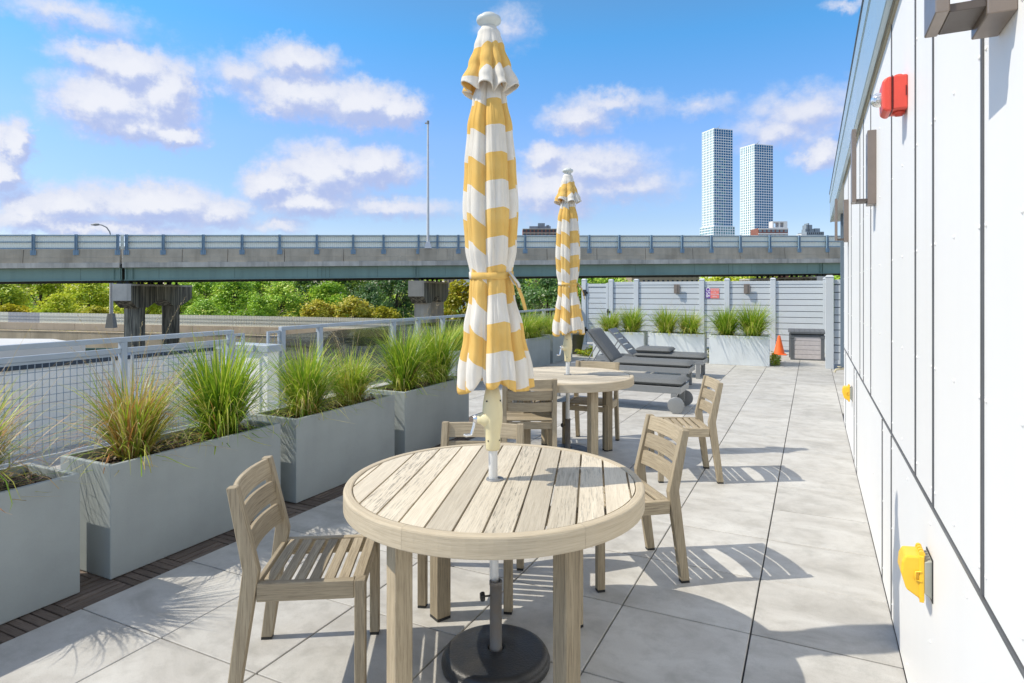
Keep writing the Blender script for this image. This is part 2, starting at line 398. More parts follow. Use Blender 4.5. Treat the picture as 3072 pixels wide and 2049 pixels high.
# clear glass
m, t, p = new_mat('rail_glass'); M['glass'] = m
tr = t.node('ShaderNodeBsdfTransparent'); tr.inputs[0].default_value = (.90, .94, .90, 1)
gl = t.node('ShaderNodeBsdfGlossy'); gl.inputs['Roughness'].default_value = .03
fr = t.node('ShaderNodeFresnel'); fr.inputs[0].default_value = 1.5
mx = t.node('ShaderNodeMixShader'); t.l.new(t.math('MULTIPLY_ADD', fr.outputs[0], .8, .02), mx.inputs[0])
t.l.new(tr.outputs[0], mx.inputs[1]); t.l.new(gl.outputs[0], mx.inputs[2]); t.l.new(mx.outputs[0], t.n['Material Output'].inputs[0]); t.n.remove(p)
m, t, p = new_mat('lens_glass'); M['lens'] = m
p.inputs['Transmission Weight'].default_value = .85; p.inputs['Roughness'].default_value = .08; p.inputs['Base Color'].default_value = (.9, .93, .9, 1); p.inputs['IOR'].default_value = 1.4

# paving slabs
m, t, p = new_mat('porcelain_paver'); M['paver'] = m
v = t.node('ShaderNodeTexCoord').outputs['Object']; at = t.node('ShaderNodeAttribute'); at.attribute_name = 'rnd'
cb = t.node('ShaderNodeCombineXYZ'); t.put(cb.inputs[2], t.math('MULTIPLY', at.outputs['Fac'], 30.))
vv = t.vmath('ADD', v, cb.outputs[0])
n1 = t.noise(t.vmath('MULTIPLY', vv, (1., 1.6, 1.)), 2.1, 7, .62, dist=.8); n2 = t.noise(vv, 9., 6, .65); n3 = t.noise(v, 260., 2, .6)
b0 = t.ramp(n1, [(.28, (.35, .335, .305)), (.46, (.455, .44, .41)), (.6, (.51, .498, .468)), (.75, (.56, .548, .518))])
b0 = t.mix(t.math('MULTIPLY', t.maprange(n2, .48, .7), .5), b0, (.31, .30, .275, 1))
b0 = t.mix(t.math('MULTIPLY', t.maprange(n3, .55, .75), .4), b0, (.20, .195, .185, 1))
sc = t.node('ShaderNodeVectorMath', operation='SCALE'); t.l.new(b0, sc.inputs[0]); t.l.new(t.math('MULTIPLY_ADD', at.outputs['Fac'], .12, .94), sc.inputs['Scale'])
t.l.new(sc.outputs[0], p.inputs['Base Color']); p.inputs['Roughness'].default_value = .62; p.inputs['Specular IOR Level'].default_value = .3
bp = t.node('ShaderNodeBump'); bp.inputs['Strength'].default_value = .12; bp.inputs['Distance'].default_value = .003
t.l.new(n3, bp.inputs['Height']); t.l.new(bp.outputs[0], p.inputs['Normal'])

# umbrella cloth: yellow and white bands along the V coordinate
m, t, p = new_mat('striped_canvas'); M['canvas'] = m
uv = t.node('ShaderNodeUVMap'); sp = t.node('ShaderNodeSeparateXYZ'); t.l.new(uv.outputs[0], sp.inputs[0])
band = t.math('FRACT', t.math('DIVIDE', t.math('ADD', sp.outputs[1], -.093+.235*4), .235))
isy = t.math('LESS_THAN', band, .5)
v = t.node('ShaderNodeTexCoord').outputs['Object']
nn = t.noise(v, 7., 5, .6); wv = t.noise(t.vmath('MULTIPLY', v, (1, 1, 6)), 180., 2, .5)
yel = t.mix(t.maprange(nn, .35, .7), (.86, .60, .21, 1), (.82, .52, .14, 1))
whi = t.mix(t.maprange(nn, .35, .75), (.86, .83, .77, 1), (.78, .73, .64, 1))
cc = t.mix(isy, whi, yel)
df = t.node('ShaderNodeBsdfDiffuse'); tl = t.node('ShaderNodeBsdfTranslucent'); t.l.new(cc, df.inputs[0]); t.l.new(cc, tl.inputs[0])
bp = t.node('ShaderNodeBump'); bp.inputs['Strength'].default_value = .1; bp.inputs['Distance'].default_value = .002; t.l.new(wv, bp.inputs['Height']); t.l.new(bp.outputs[0], df.inputs['Normal'])
mx = t.node('ShaderNodeMixShader'); mx.inputs[0].default_value = .22; t.l.new(df.outputs[0], mx.inputs[1]); t.l.new(tl.outputs[0], mx.inputs[2])
t.l.new(mx.outputs[0], t.n['Material Output'].inputs[0]); t.n.remove(p)

M['blade'] = foliage('green_blade', [(0, (.07, .20, .015)), (.3, (.19, .40, .02)), (.58, (.40, .55, .035)), (.8, (.66, .66, .12)), (1, (.78, .66, .27))], .45, .12)
M['blade_dry'] = foliage('dry_blade', [(0, (.20, .34, .025)), (.3, (.46, .46, .07)), (.5, (.62, .48, .22)), (.72, (.66, .36, .13)), (.88, (.58, .20, .06)), (1, (.72, .60, .36))], .35, .08)
M['seed'] = foliage('seed_head', [(0, (.42, .31, .16)), (.5, (.55, .42, .24)), (1, (.62, .50, .32))], .2, .1)
M['leaf_yg'] = foliage('yellow_green_leaf', [(0, (0.255, 0.383, 0.030)), (.4, (0.560, 0.687, 0.051)), (.75, (0.800, 0.800, 0.077)), (1, (0.800, 0.800, 0.102))], .38, .3)
M['leaf_g'] = foliage('green_leaf', [(0, (0.152, 0.332, 0.036)), (.45, (0.357, 0.637, 0.051)), (.8, (0.610, 0.800, 0.088)), (1, (0.800, 0.800, 0.180))], .38, .3)
M['leaf_dk'] = foliage('dark_leaf', [(0, (0.043, 0.116, 0.037)), (.5, (0.095, 0.232, 0.051)), (.85, (0.189, 0.360, 0.062)), (1, (0.318, 0.486, 0.095))], .38, .3)
M['leaf_or'] = foliage('golden_leaf', [(0, (0.230, 0.276, 0.017)), (.4, (0.506, 0.483, 0.034)), (.75, (0.713, 0.575, 0.057)), (1, (0.759, 0.483, 0.057))], .38, .3)
M['sedum'] = foliage('sedum_leaf', [(0, (.12, .26, .015)), (.5, (.30, .44, .03)), (.85, (.55, .52, .03)), (1, (.70, .42, .03))], .3, 0)
# ================================================================== SETTING
def struct(o): o['kind'] = 'structure'; return o
# ground sheet far below the roof deck, reaching the horizon
b = MB(); b.v = [(-4000,-4000,-6),(4000,-4000,-6),(4000,4000,-6),(-4000,4000,-6)]; b.face([0,1,2,3])
struct(b.build('ground', M['bounce_ground']))

# ---- deck: pavers 0.6 m square on a dark underlay
TX, TY, TS = -.2556, 3.0328, .6
b = MB(1)
g = .0035
for i in range(-11, 5):
    for j in range(-8, 28):
        x0, x1 = TX+TS*i+g, TX+TS*(i+1)-g; y0, y1 = TY-TS*2+TS*j+g, TY-TS*2+TS*(j+1)-g
        if i == -6 and y1 < 8.2 : continue
        lim = .36 if y0 < 8.5 else 2.5
        if x0 > lim-.02: continue
        x1 = min(x1, lim)
        b.box(x0, x1, y0, y1, -.02, random.Random(i*97+j).uniform(-.0012, .0012))
deck = struct(b.build('deck', M['paver'], bevel=.0025))
b = MB(); b.box(-6.6, 2.5, -4, 18.6, -.35, -.03); struct(b.build('deck_slab', M['joint']))
# strip of dark hardwood boards the planters stand on (parquet squares of short slats)
b = MB(2); x0s = TX+TS*-6+g; y = -3.0
k = 0
while y < 8.1:
    y1 = min(y+.30, 8.15)
    for h in range(2):
        xa = x0s+.297*h
        n = 6
        for q in range(n):
            e = .0035
            if (k+h) % 2 == 0: b.box(xa+e, xa+.297-e, y+.3*q/n+e, y+.3*(q+1)/n-e, -.02, -.004+b.rng.uniform(-.002, .002))
            else: b.box(xa+.297*q/n+e, xa+.297*(q+1)/n-e, y+e, y+.3-e, -.02, -.004+b.rng.uniform(-.002, .002))
    y += .30; k += 1
struct(b.build('deck_boards', M['ipe'], bevel=.002))

# ---- white building on the right
BLD = thing('roof_building', 'white panelled penthouse wall with dark seams and metal eave along the deck', 'building')
WX = .342; BY0, BY1 = -3.2, 8.45
HS = .885; WT = 2.86
up = [-2.4, -1.3, -.6, .35, 1.12, 1.701, 2.324, 2.696, 3.458, 4.632, 5.277, 5.651, 6.875, 7.443]
lowS = [-2.0, -.9, .35, 1.30, 3.472, 3.90, 6.051, 6.419, 8.0]
b = MB(3)
def panels(seams, z0, z1):
    ys = [BY0]+seams+[BY1]
    for a, c in zip(ys, ys[1:]):
        ga = .011 if abs(a-1.701) < .01 else .0055
        gc = .011 if abs(c-1.701) < .01 else .0055
        b.box(WX, WX+.03, a+ga, c-gc, z0, z1)
panels(up, HS+.008, WT); panels(lowS, .004, HS-.008)
b.build('cladding', M['white_wall'], BLD, bevel=.0015)
b = MB(); b.box(WX+.022, WX+.3, BY0, BY1-.002, .0, WT+.3); b.build('joint_backing', M['joint'], BLD)
for z0, z1, ss in ((HS+.010, WT-.002, up), (.004, HS-.010, lowS)):
    for s in ss:
        wide = abs(s-1.701) < .01
        b = MB(); b.box(WX-.0045, WX+.024, s-.004, s+.004, z0, z1)
        if wide: b.box(WX-.0045, WX+.024, s-.0105, s-.0085, z0, z1); b.box(WX-.0025, WX+.024, s-.0084, s-.0046, z0, z1, mi=1); b.box(WX-.0025, WX+.024, s+.0046, s+.0085, z0, z1, mi=1)
        b.build('joint_trim', [M['joint'], M['joint_metal']], BLD)
b = MB(); b.box(WX-.0035, WX+.024, BY0, BY1-.004, HS-.006, HS+.004); b.build('joint_trim', M['joint'], BLD)
b = MB(); b.sphere((0, 0, 0), .0032, .0062, .0062, 8, 4); RV = b.build('rivet', M['white_wall'], BLD); rivs = []
def rivet(y, z): rivs.append((y, z))
ys = [BY0]+up+[BY1]
for a, c in zip(ys, ys[1:]):
    cols = [a+.03, c-.03] + ([(a+c)/2] if c-a > .55 else [])
    for y in cols:
        z = HS+.06
        while z < WT-.05: rivet(y, z); z += .385
ys = [BY0]+lowS+[BY1]
for a, c in zip(ys, ys[1:]):
    n = max(1, round((c-a)/.55))
    for q in range(n+1):
        y = a+.03+(c-a-.06)*q/n
        for z in (.08, .44, .82): rivet(y, z)
rivs = [q for q in rivs if q[0] > 1.2]
rivs.sort(key=lambda q: q[0]**2+(q[1]-1.57)**2)
RV.location = (WX-.0005, *rivs[0])
for y, z in rivs[1:100]:
    o_ = RV.copy(); C.objects.link(o_); o_.parent = BLD; o_.location = (WX-.0005, y, z)
b = MB(4)
for y, z in rivs[100:]: b.sphere((WX-.0005, y, z), .0032, .0062, .0062, 8, 4)
b.build('far_rivets', M['white_wall'], BLD, kind='stuff')
EY0, EY1 = -4, 13.1
b = MB(); b.box(.295, .325, EY0, EY1, 2.862, 3.205); b.box(.288, .325, EY0, EY1+.01, 3.222, 3.385); b.build('fascia', M['fascia'], BLD, bevel=.004)
b = MB(); b.box(.302, .33, EY0, EY1-.01, 3.2, 3.23); b.box(.280, .32, EY0, EY1+.02, 3.385, 3.40); b.build('drip_edge', M['slate'], BLD)
b = MB()
y = EY0
while y < EY1-.02:
    y2 = min(y+1.18, EY1-.004); b.box(.326, 1.6, y+.004, y2-.004, 2.868, 2.90); y = y2
b.build('soffit', M['soffit'], BLD)
b = MB(); b.box(.331, WX+.02, EY0, 8.45, 2.842, 2.867); b.box(.60, .64, 8.452, EY1-.02, 2.842, 2.867); b.build('soffit_trim', M['trim_tan'], BLD)
b = MB(); b.box(.30, 5, EY0, EY1, 3.402, 3.46); b.box(.33, 5, EY0, EY1, 2.902, 3.2); b.build('roof', M['roof_side'], BLD)
b = MB(); b.box(.56, 4.5, BY1, 11.75, 0, 2.866); b.box(WX+.03, .56, BY1, BY1+.02, 0, 2.866); b.box(WX+.3, 4.5, BY0, BY1, 0, 2.866); b.build('side_wall', M['white_wall'], BLD)
b = MB(); b.box(.425, .565, 11.755, 11.89, .30, 2.866); b.build('corner_trim', M['slate'], BLD, bevel=.004)
# hose tap at the foot of the corner trim
t_ = thing('hose_tap', 'small brass hose tap at the foot of the dark corner trim', 'tap', (.40, 11.69, 0))
b = MB(); b.tube([(.08, .1, .27), (.03, .0, .27), (-.05, -.03, .26), (-.07, -.035, .21)], .018, 8); b.build('spout', M['trim_tan'], t_)
b = MB(); b.lathe([(.001, .30), (.03, .30), (.03, .315), (.001, .315)], 10, Matrix.Translation((.0, 0, 0))); b.tube([(0, 0, .27), (0, 0, .31)], .008, 6); b.build('handle', M['trim_tan'], t_)

# ---- wall lights on the white wall
def wall_light(y, label):
    r = thing('wall_light', label, 'wall light', (WX, y, 2.09), 0, 'bronze wall lights along the white wall')
    b = MB(); b.box(-.046, 0, -.068, .068, 0, .44); b.build('back_bar', M['bronze'], r, bevel=.002)
    b = MB(); b.box(-.128, -.104, -.068, .068, .018, .455); b.build('front_bar', M['bronze'], r, bevel=.002)
    b = MB(); b.box(-.104, -.046, -.060, .060, .018, .034); b.build('bottom_plate', M['bronze_in'], r, bevel=.001)
    return r
wall_light(1.505, 'bronze wall light nearest the camera, only its lower end showing at the top edge')
wall_light(4.325, 'bronze U-shaped wall light just beyond the red alarm')
wall_light(7.45, 'bronze U-shaped wall light at the far corner under the eave end')

# ---- fire alarm
r = thing('fire_alarm', 'red fire alarm box with clear strobe bulb high on the white wall', 'fire alarm', (WX, 2.905, 2.37))
b = MB(); b.prism([(0, -.071), (-.052, -.071), (-.052, .066), (0, .066)], 0, .125, 1); b.build('back_box', M['red'], r, bevel=.006, seg=2)
b = MB(); b.prism([(-.055, -.076), (-.072, -.078), (-.087, -.066), (-.0895, 0), (-.088, .045), (-.080, .058), (-.055, .066)], -.004, .13, 1); b.build('front_cover', M['red'], r, bevel=.008, seg=2)
for z in (-.079, .066):
  b = MB(); b.lathe([(.024, 0), (.024, .006), (.014, .007), (.014, .014), (.001, .014)], 14, Matrix.Translation((-.026, .055, z+(.006 if z < 0 else 0))) @ (Matrix.Rotation(pi, 4, 'X') if z < 0 else Matrix.Identity(4)))
  b.build('knockout_plug', M['red'], r)
b = MB(); b.box(-.008, -.004, -.0015, .002, -.02, .02); b.box(-.0552, -.0518, -.002, .127, -.07, .066); b.build('cover_slot', M['red_dark'], r)
b = MB(); b.lathe([(.001, .036), (.014, .034), (.024, .026), (.029, .014), (.030, 0)], 16, Matrix.Translation((-.089, .06, -.012)) @ Matrix.Rotation(-pi/2, 4, 'Y')); b.build('strobe_bulb', M['lens'], r)
b = MB(); b.lathe([(.016, 0), (.016, .012), (.007, .02), (.001, .02)], 12, Matrix.Translation((-.089, .06, -.012)) @ Matrix.Rotation(-pi/2, 4, 'Y')); b.build('strobe_reflector', M['chrome'], r)

# ---- yellow outlet covers
def outlet(y, z, label):
    r = thing('outlet_cover', label, 'outlet cover', (WX, y, z), 0, 'yellow outlet covers low on the white wall')
    b = MB(); b.prism([(-.001, -.07), (-.022, -.055), (-.022, .046), (-.001, .052)], -.006, .094, 1); b.build('back_plate', M['grey_pl'], r, bevel=.002)
    b = MB(); b.box(-.003, -.0005, -.014, .106, -.078, .058); b.build('gasket', M['black_pl'], r)
    b = MB(); b.prism([(-.0225, -.075), (-.036, -.075), (-.071, -.052), (-.086, .0), (-.083, .035), (-.074, .056), (-.036, .06), (-.0225, .06)], -.002, .09, 1); b.build('cover', M['yellow_pl'], r, bevel=.006, seg=2)
    b = MB(); b.box(-.036, -.0222, -.006, .094, -.08, .063); b.build('cover_rim', M['yellow_pl'], r, bevel=.002)
    b = MB()
    for q in range(4): b.tube([(-.028, .0+.022*q, .068), (-.028, .012+.022*q, .068)], .009, 8)
    b.build('hinge', M['yellow_pl'], r)
    b = MB(); b.tube([(-.030, -.006, .014), (-.046, -.007, .012), (-.048, -.007, -.014), (-.030, -.006, -.017)], .003, 6); b.box(-.036, -.024, -.009, -.004, -.082, -.064); b.build('latch', M['yellow_pl'], r)
outlet(2.345, .664, 'yellow weatherproof outlet cover low on the white wall, the one nearest the camera')
outlet(6.70, .60, 'yellow weatherproof outlet cover far along the white wall near the fence end')

# ---- vinyl fence at the end of the deck
FY = 17.4
FN = thing('privacy_fence', 'long grey slatted vinyl privacy fence across the far end of the deck', 'fence')
posts = [-5.24, -4.50, -2.70, -2.05, -.92]
def post(parent, x, y, z, w=.13):
    b = MB(); b.box(x-w/2, x+w/2, y-w/2, y+w/2, 0, z-.03)
    b.hexa([(x-w/2-.012, y-w/2-.012, z-.03), (x+w/2+.012, y-w/2-.012, z-.03), (x+w/2+.012, y+w/2+.012, z-.03), (x-w/2-.012, y+w/2+.012, z-.03),
            (x-w/3, y-w/3, z+.012), (x+w/3, y-w/3, z+.012), (x+w/3, y+w/3, z+.012), (x-w/3, y+w/3, z+.012)])
    return b.build('fence_post', M['fence'], parent, bevel=.004)
def slats(parent, x0, x1, y, z0, z1, name='fence_panel', along='x', pitch=.152):
    b = MB()
    def bb(a, c, d0, d1, e, f):
        if along == 'x': b.box(a, c, y+d0, y+d1, e, f)
        else: b.box(y+d0, y+d1, a, c, e, f)
    bb(x0, x1, -.028, .028, z1-.085, z1)
    bb(x0, x1, -.026, .026, z0, z0+.08)
    z = z0+.084
    while z < z1-.09:
        bb(x0, x1, -.018, .018, z, min(z+pitch-.016, z1-.09)); z += pitch
    p_ = b.build(name, M['fence'], parent, bevel=.003)
    b2 = MB(); q = b; b = b2; bb(x0, x1, -.007, .007, z0+.02, z1-.02); b2.build('groove_backing', M['fence_gap'], p_)
    return p_
edges = posts+[.30]
for x in posts: post(FN, x, FY, 1.90)
for a, c in zip(edges, edges[1:]): slats(FN, a+.066, c-.066, FY, .06, 1.83)
post(FN, .30, FY, 1.90)
slats(FN, 14.19, FY-.07, .30, .06, 1.83, along='y')
post(FN, .31, 14.1, 1.88, .15)
slats(FN, .39, 2.4, 14.1, .10, 1.80)
# gate in the fence
GT = thing('fence_gate', 'grey slatted gate with black hinges at the left end of the fence', 'gate')
slats(GT, -5.93, -5.33, FY, .07, 1.78, 'gate_panel')
b = MB(); b.box(-5.99, -5.93, FY-.03, FY+.03, .07, 1.80); b.box(-5.39, -5.325, FY-.035, FY+.035, .07, 1.80); b.build('gate_stile', M['fence'], GT, bevel=.004)
for z in (1.52, .42):
    b = MB(); b.box(-6.01, -5.94, FY-.05, FY-.03, z-.03, z+.03); b.box(-6.08, -5.99, FY-.075, FY-.063, z-.09, z+.09); b.tube([(-6.0, FY-.06, z-.08), (-6.0, FY-.06, z+.08)], .015, 8); b.build('hinge', M['black_pl'], GT)
b = MB(); b.box(-5.35, -5.25, FY-.085, FY-.067, .94, 1.0); b.tube([(-5.32, FY-.07, .97), (-5.32, FY-.12, .97), (-5.32, FY-.12, .88)], .012, 8); b.box(-5.34, -5.30, FY-.07, FY-.03, .86, 1.05); b.build('latch', M['black_pl'], GT)
post(GT, -6.06, FY, 1.92)

# ---- shades on the fence lights and the notice
def fence_light(x, label):
    r = thing('fence_light', label, 'wall light', (x, FY-.019, 1.51), 0, 'bronze box lights on the fence')
    b = MB(); b.box(-.075, .075, -.11, -.09, 0, .245); b.box(-.012, .022, -.128, -.11, .0, .245); b.build('front_plate', M['bronze'], r, bevel=.002)
    b = MB(); b.box(-.05, .05, -.0895, -.018, .02, .03); b.build('shelf', M['bronze_in'], r)
    b = MB(); b.box(-.06, .06, -.018, 0, -.01, .225); b.build('back_plate', M['bronze'], r)
fence_light(-3.352, 'brown box light on the fence between the gate and the notice')
fence_light(-1.545, 'brown box light on the fence right of the notice')
def text_mesh(body, size, align='CENTER', ext=.0015):
    cu = bpy.data.curves.new('lettering', 'FONT'); cu.body = body; cu.size = size; cu.align_x = align; cu.align_y = 'CENTER'; cu.extrude = ext
    o = bpy.data.objects.new('lettering', cu); C.objects.link(o); bpy.context.view_layer.update()
    me = bpy.data.meshes.new_from_object(o.evaluated_get(bpy.context.evaluated_depsgraph_get()))
    bpy.data.objects.remove(o); return me
SG = thing('notice_sign', 'purple and coral notice with white lettering fixed to the fence', 'sign', (-2.43, FY-.0225, 1.505))
b = MB(); b.box(-.18, -.046, -.006, 0, -.132, .132); b.build('purple_panel', M['sign_p'], SG)
b = MB(); b.box(-.046, .18, -.006, 0, -.132, .132); b.build('coral_panel', M['sign_r'], SG)
def letters(body, x, z, size, roll=0, bold=0):
    me = text_mesh(body, size); me.materials.clear(); me.materials.append(M['sign_w'])
    o = bpy.data.objects.new('lettering', me); C.objects.link(o); o.parent = SG
    o.location = (x, -.0078, z); o.rotation_euler = (RAD(90), RAD(roll), 0); return o
for i, (tx, sz) in enumerate((('ROOFTOP', .046), ('IS A', .04), ('SMOKE FREE', .04), ('AREA', .046))): letters(tx, .067, .088-.058*i, sz)
letters('OS&', -.113, .03, .15, 90); letters(':', -.113, -.092, .10, 90)

# ---- mesh guard rail and glass guard rail along the left edge
RX = -6.2
def rail_post(parent, y, z1=1.09, w=.05):
    b = MB(); b.box(RX-w/2, RX+w/2, y-w, y, 0, z1); return b.build('rail_post', M['rail'], parent, bevel=.003)
GR = thing('mesh_guard_rail', 'grey steel guard rail with square wire mesh along the left edge', 'railing')
b = MB(); b.box(RX-.03, RX+.03, -2.5, 5.18, 1.06, 1.108); b.build('top_rail', M['rail'], GR, bevel=.004)
py = [5.172, 3.908, 2.644, 1.38, .116, -1.148, -2.41]
for hi, lo_ in zip(py, py[1:]):
    b = MB(); b.box(RX-.027, RX+.027, lo_+.001, hi-.061, .952, 1.0); b.build('middle_rail', M['rail'], GR, bevel=.004)
for y in py: rail_post(GR, y, 1.06, .06)
for hi, lo_ in zip(py, py[1:]):
    y0, y1 = lo_+.055, hi-.115
    b = MB(); e = .022
    b.box(RX-.012, RX+.012, y0, y1, .925, .947); b.box(RX-.012, RX+.012, y0, y1, .07, .092)
    b.box(RX-.012, RX+.012, y0, y0+e, .092, .925); b.box(RX-.012, RX+.012, y1-e, y1, .092, .925)
    b.build('mesh_frame', M['rail'], GR)
    b = MB()
    y = y0+e+.03
    while y < y1-e: b.tube([(RX, y, .092), (RX, y, .925)], .0036, 5, caps=False); y += .0582
    z = .85+.0 ; z = .925-.075
    while z > .1: b.tube([(RX+.004, y0+e, z), (RX+.004, y1-e, z)], .0036, 5, caps=False); z -= .0715
    b.build('wire_mesh', M['mesh'], GR)
def gap_panel(y0, y1, label, z1=1.06):
    r = thing('mesh_infill', label, 'mesh panel')
    b = MB(); e = .028
    b.box(RX-.014, RX+.014, y0, y1, z1-e, z1); b.box(RX-.014, RX+.014, y0, y0+e, .1, z1-e); b.box(RX-.014, RX+.014, y1-e, y1, .1, z1-e); b.box(RX-.014, RX+.014, y0+e, y1-e, .1, .128); b.build('panel_frame', M['rail'], r)
    b = MB(); y = y0+e+.035
    while y < y1-e-.01: b.tube([(RX, y, .128), (RX, y, z1-e)], .0036, 5, caps=False); y += .0582
    z = z1-e-.045
    while z > .15: b.tube([(RX+.004, y0+e, z), (RX+.004, y1-e, z)], .0036, 5, caps=False); z -= .0715
    b.build('wire_mesh', M['mesh'], r)
gap_panel(5.182, 5.345, 'narrow mesh panel left of the white capped pillar')
gap_panel(5.70, 5.905, 'narrow mesh panel right of the white capped pillar')
PL = thing('parapet_pillar', 'white parapet pillar with grey metal cap between the two guard rails', 'pillar')
b = MB(); b.box(-6.9, -5.9, 5.445, 5.60, 0, .83); b.box(-5.985, -5.9, 5.43, 5.444, 0, .83); b.build('pillar_wall', M['parapet_white'], PL)
b = MB(); b.box(-6.95, -5.87, 5.405, 5.635, .832, .915); b.build('metal_cap', M['rail'], PL, bevel=.004)
GG = thing('glass_guard_rail', 'grey steel guard rail with clear glass panels behind the planters', 'railing')
b = MB(); b.box(RX-.03, RX+.03, 5.91, 17.3, 1.06, 1.107); b.build('top_rail', M['rail'], GG, bevel=.004)
gp = [5.975, 6.66, 8.35, 9.06, 9.87, 11.5, 13.1, 14.7, 16.3, 17.3]
for y in gp: rail_post(GG, y, 1.06, .07)
for a, c in zip(gp, gp[1:]):
    b = MB(); b.box(RX-.006, RX+.006, a+.02, c-.09, .10, 1.0); b.build('glass_panel', M['glass'], GG)

# ---- parapet just outside the railing and the neighbour's low roof
PW = thing('parapet_wall', 'pale rendered parapet wall with dark coping behind the mesh railing', 'wall')
b = MB(); b.box(-7.2, -6.82, -4, 5.44, -3, .815); b.build('wall_face', M['parapet_white'], PW)
b = MB(); b.box(-7.22, -6.80, -4, 5.44, .817, .86); b.build('coping', M['navy'], PW)
b = MB(); b.box(-6.82, -6.6, -4, 18.6, -6, -.04); b.box(-6.6, 8, 18.6, 18.9, -6, -.04); struct(b.build('roof_edge', M['concrete']))
NR = thing('neighbouring_roof', 'low pale flat roof with white edge beyond the mesh railing', 'roof')
b = MB()
qs = [(-14.86, 6.8), (-15.2, 8.64), (-17.4, 9.1), (-34, 3), (-30, -8), (-14, -4)]
b.prism(qs[::-1] if False else qs, .16, .352, 2); b.build('roof_top', M['roof_pale'], NR)
b = MB(); b.prism([(-14.95, 6.8), (-15.28, 8.58), (-17.4, 9.0), (-33, 3), (-29, -8), (-14.1, -4)], -6, .158, 2); b.build('roof_wall', M['roof_side'], NR)
# ================================================================== PLANTERS AND GRASSES
def make_planter(name, label, m, loc, rz, group, L=1.2, D=.47, Hh=.622):
    """local X = length, front face at y=0, body towards +y"""
    r = thing(name, label, 'planter', loc, rz, group)
    b = MB(); t_ = .028
    o = [(0, 0), (L, 0), (L, D), (0, D)]; i_ = [(t_, t_), (L-t_, t_), (L-t_, D-t_), (t_, D-t_)]
    b.v = [(*p, 0) for p in o]+[(*p, Hh) for p in o]+[(*p, Hh) for p in i_]+[(*p, Hh-.14) for p in i_]
    for q in range(4):
        w_ = (q+1) % 4
        b.face([q, w_, 4+w_, 4+q]); b.face([4+q, 4+w_, 8+w_, 8+q]); b.face([8+q, 8+w_, 12+w_, 12+q])
    b.face([3, 2, 1, 0]); b.face([12, 13, 14, 15])
    b.build('shell', m, r, bevel=.006, seg=2)
    b = MB(5); nx, ny = 40, 14
    for yy in range(ny+1):
        for xx in range(nx+1):
            b.v.append((t_+.001+(L-2*t_-.002)*xx/nx, t_+.001+(D-2*t_-.002)*yy/ny, Hh-.05+b.rng.uniform(-.012, .014)))
    for yy in range(ny):
        for xx in range(nx): a = yy*(nx+1)+xx; b.face([a, a+1, a+nx+2, a+nx+1], sm=False)
    s_ = b.build('soil', M['soil'], r)
    b = MB(6); rg = b.rng
    for q in range(420):
        x, y = rg.uniform(.05, L-.05), rg.uniform(.05, D-.05); a = rg.uniform(0, pi); l, w_ = rg.uniform(.008, .026), rg.uniform(.003, .008)
        ti = rg.uniform(-.012, .012); z = Hh-.036+rg.uniform(-.008, .010); dx, dy = cos(a), sin(a)
        k0 = len(b.v); b.v += [(x-dx*l-dy*w_, y-dy*l+dx*w_, z-ti), (x+dx*l-dy*w_, y+dy*l+dx*w_, z+ti), (x+dx*l+dy*w_, y+dy*l-dx*w_, z+ti), (x-dx*l+dy*w_, y-dy*l-dx*w_, z-ti)]
        b.face([k0, k0+1, k0+2, k0+3], r=rg.random())
    b.build('wood_chips', M['mulch_chip'], s_, kind='stuff')
    return r
# near row: stands on the hardwood strip, front faces the deck (+x)
FX = -3.43
near = [(.725, 'grey planter at the left edge of the picture, nearest the camera'), (2.078, 'grey planter of one dry and one green grass, behind the slatted chair'),
        (3.425, 'grey planter third from the camera, in front of the white capped pillar'), (4.785, 'grey planter farthest from the camera in the near row')]
pl0 = None
for y, lb in near:
    if pl0 is None: pl0 = make_planter('planter', lb, M['planter'], (FX, y, 0), RAD(90), 'grey planters along the railing')
    else: copy_tree(pl0, (FX, y, 0), RAD(90), lb)
for y, lb in ((8.40, 'grey planter left of the near umbrella, first in the row by the glass rail'), (9.75, 'grey planter second in the row by the glass rail, hidden behind the near umbrella'),
              (11.10, 'grey planter between the two umbrellas by the glass rail'), (12.455, 'grey planter just left of the far umbrella crank, last by the glass rail')):
    copy_tree(pl0, (-5.05, y, 0), RAD(90), lb)
back = [(-4.66, 13.98, 'sunlit pale planter behind the raised lounger backs, left of three by the fence'), (-3.325, 13.99, 'sunlit pale planter in the middle of the three by the fence'), (-2.0, 13.86, 'sunlit pale planter nearest the orange cone, right of three by the fence')]
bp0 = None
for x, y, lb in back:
    if bp0 is None: bp0 = make_planter('planter', lb, M['planter_sunlit'], (x, y, 0), RAD(2), 'pale planters by the fence')
    else: copy_tree(bp0, (x, y, 0), RAD(3 if x > -3 else 2), lb)

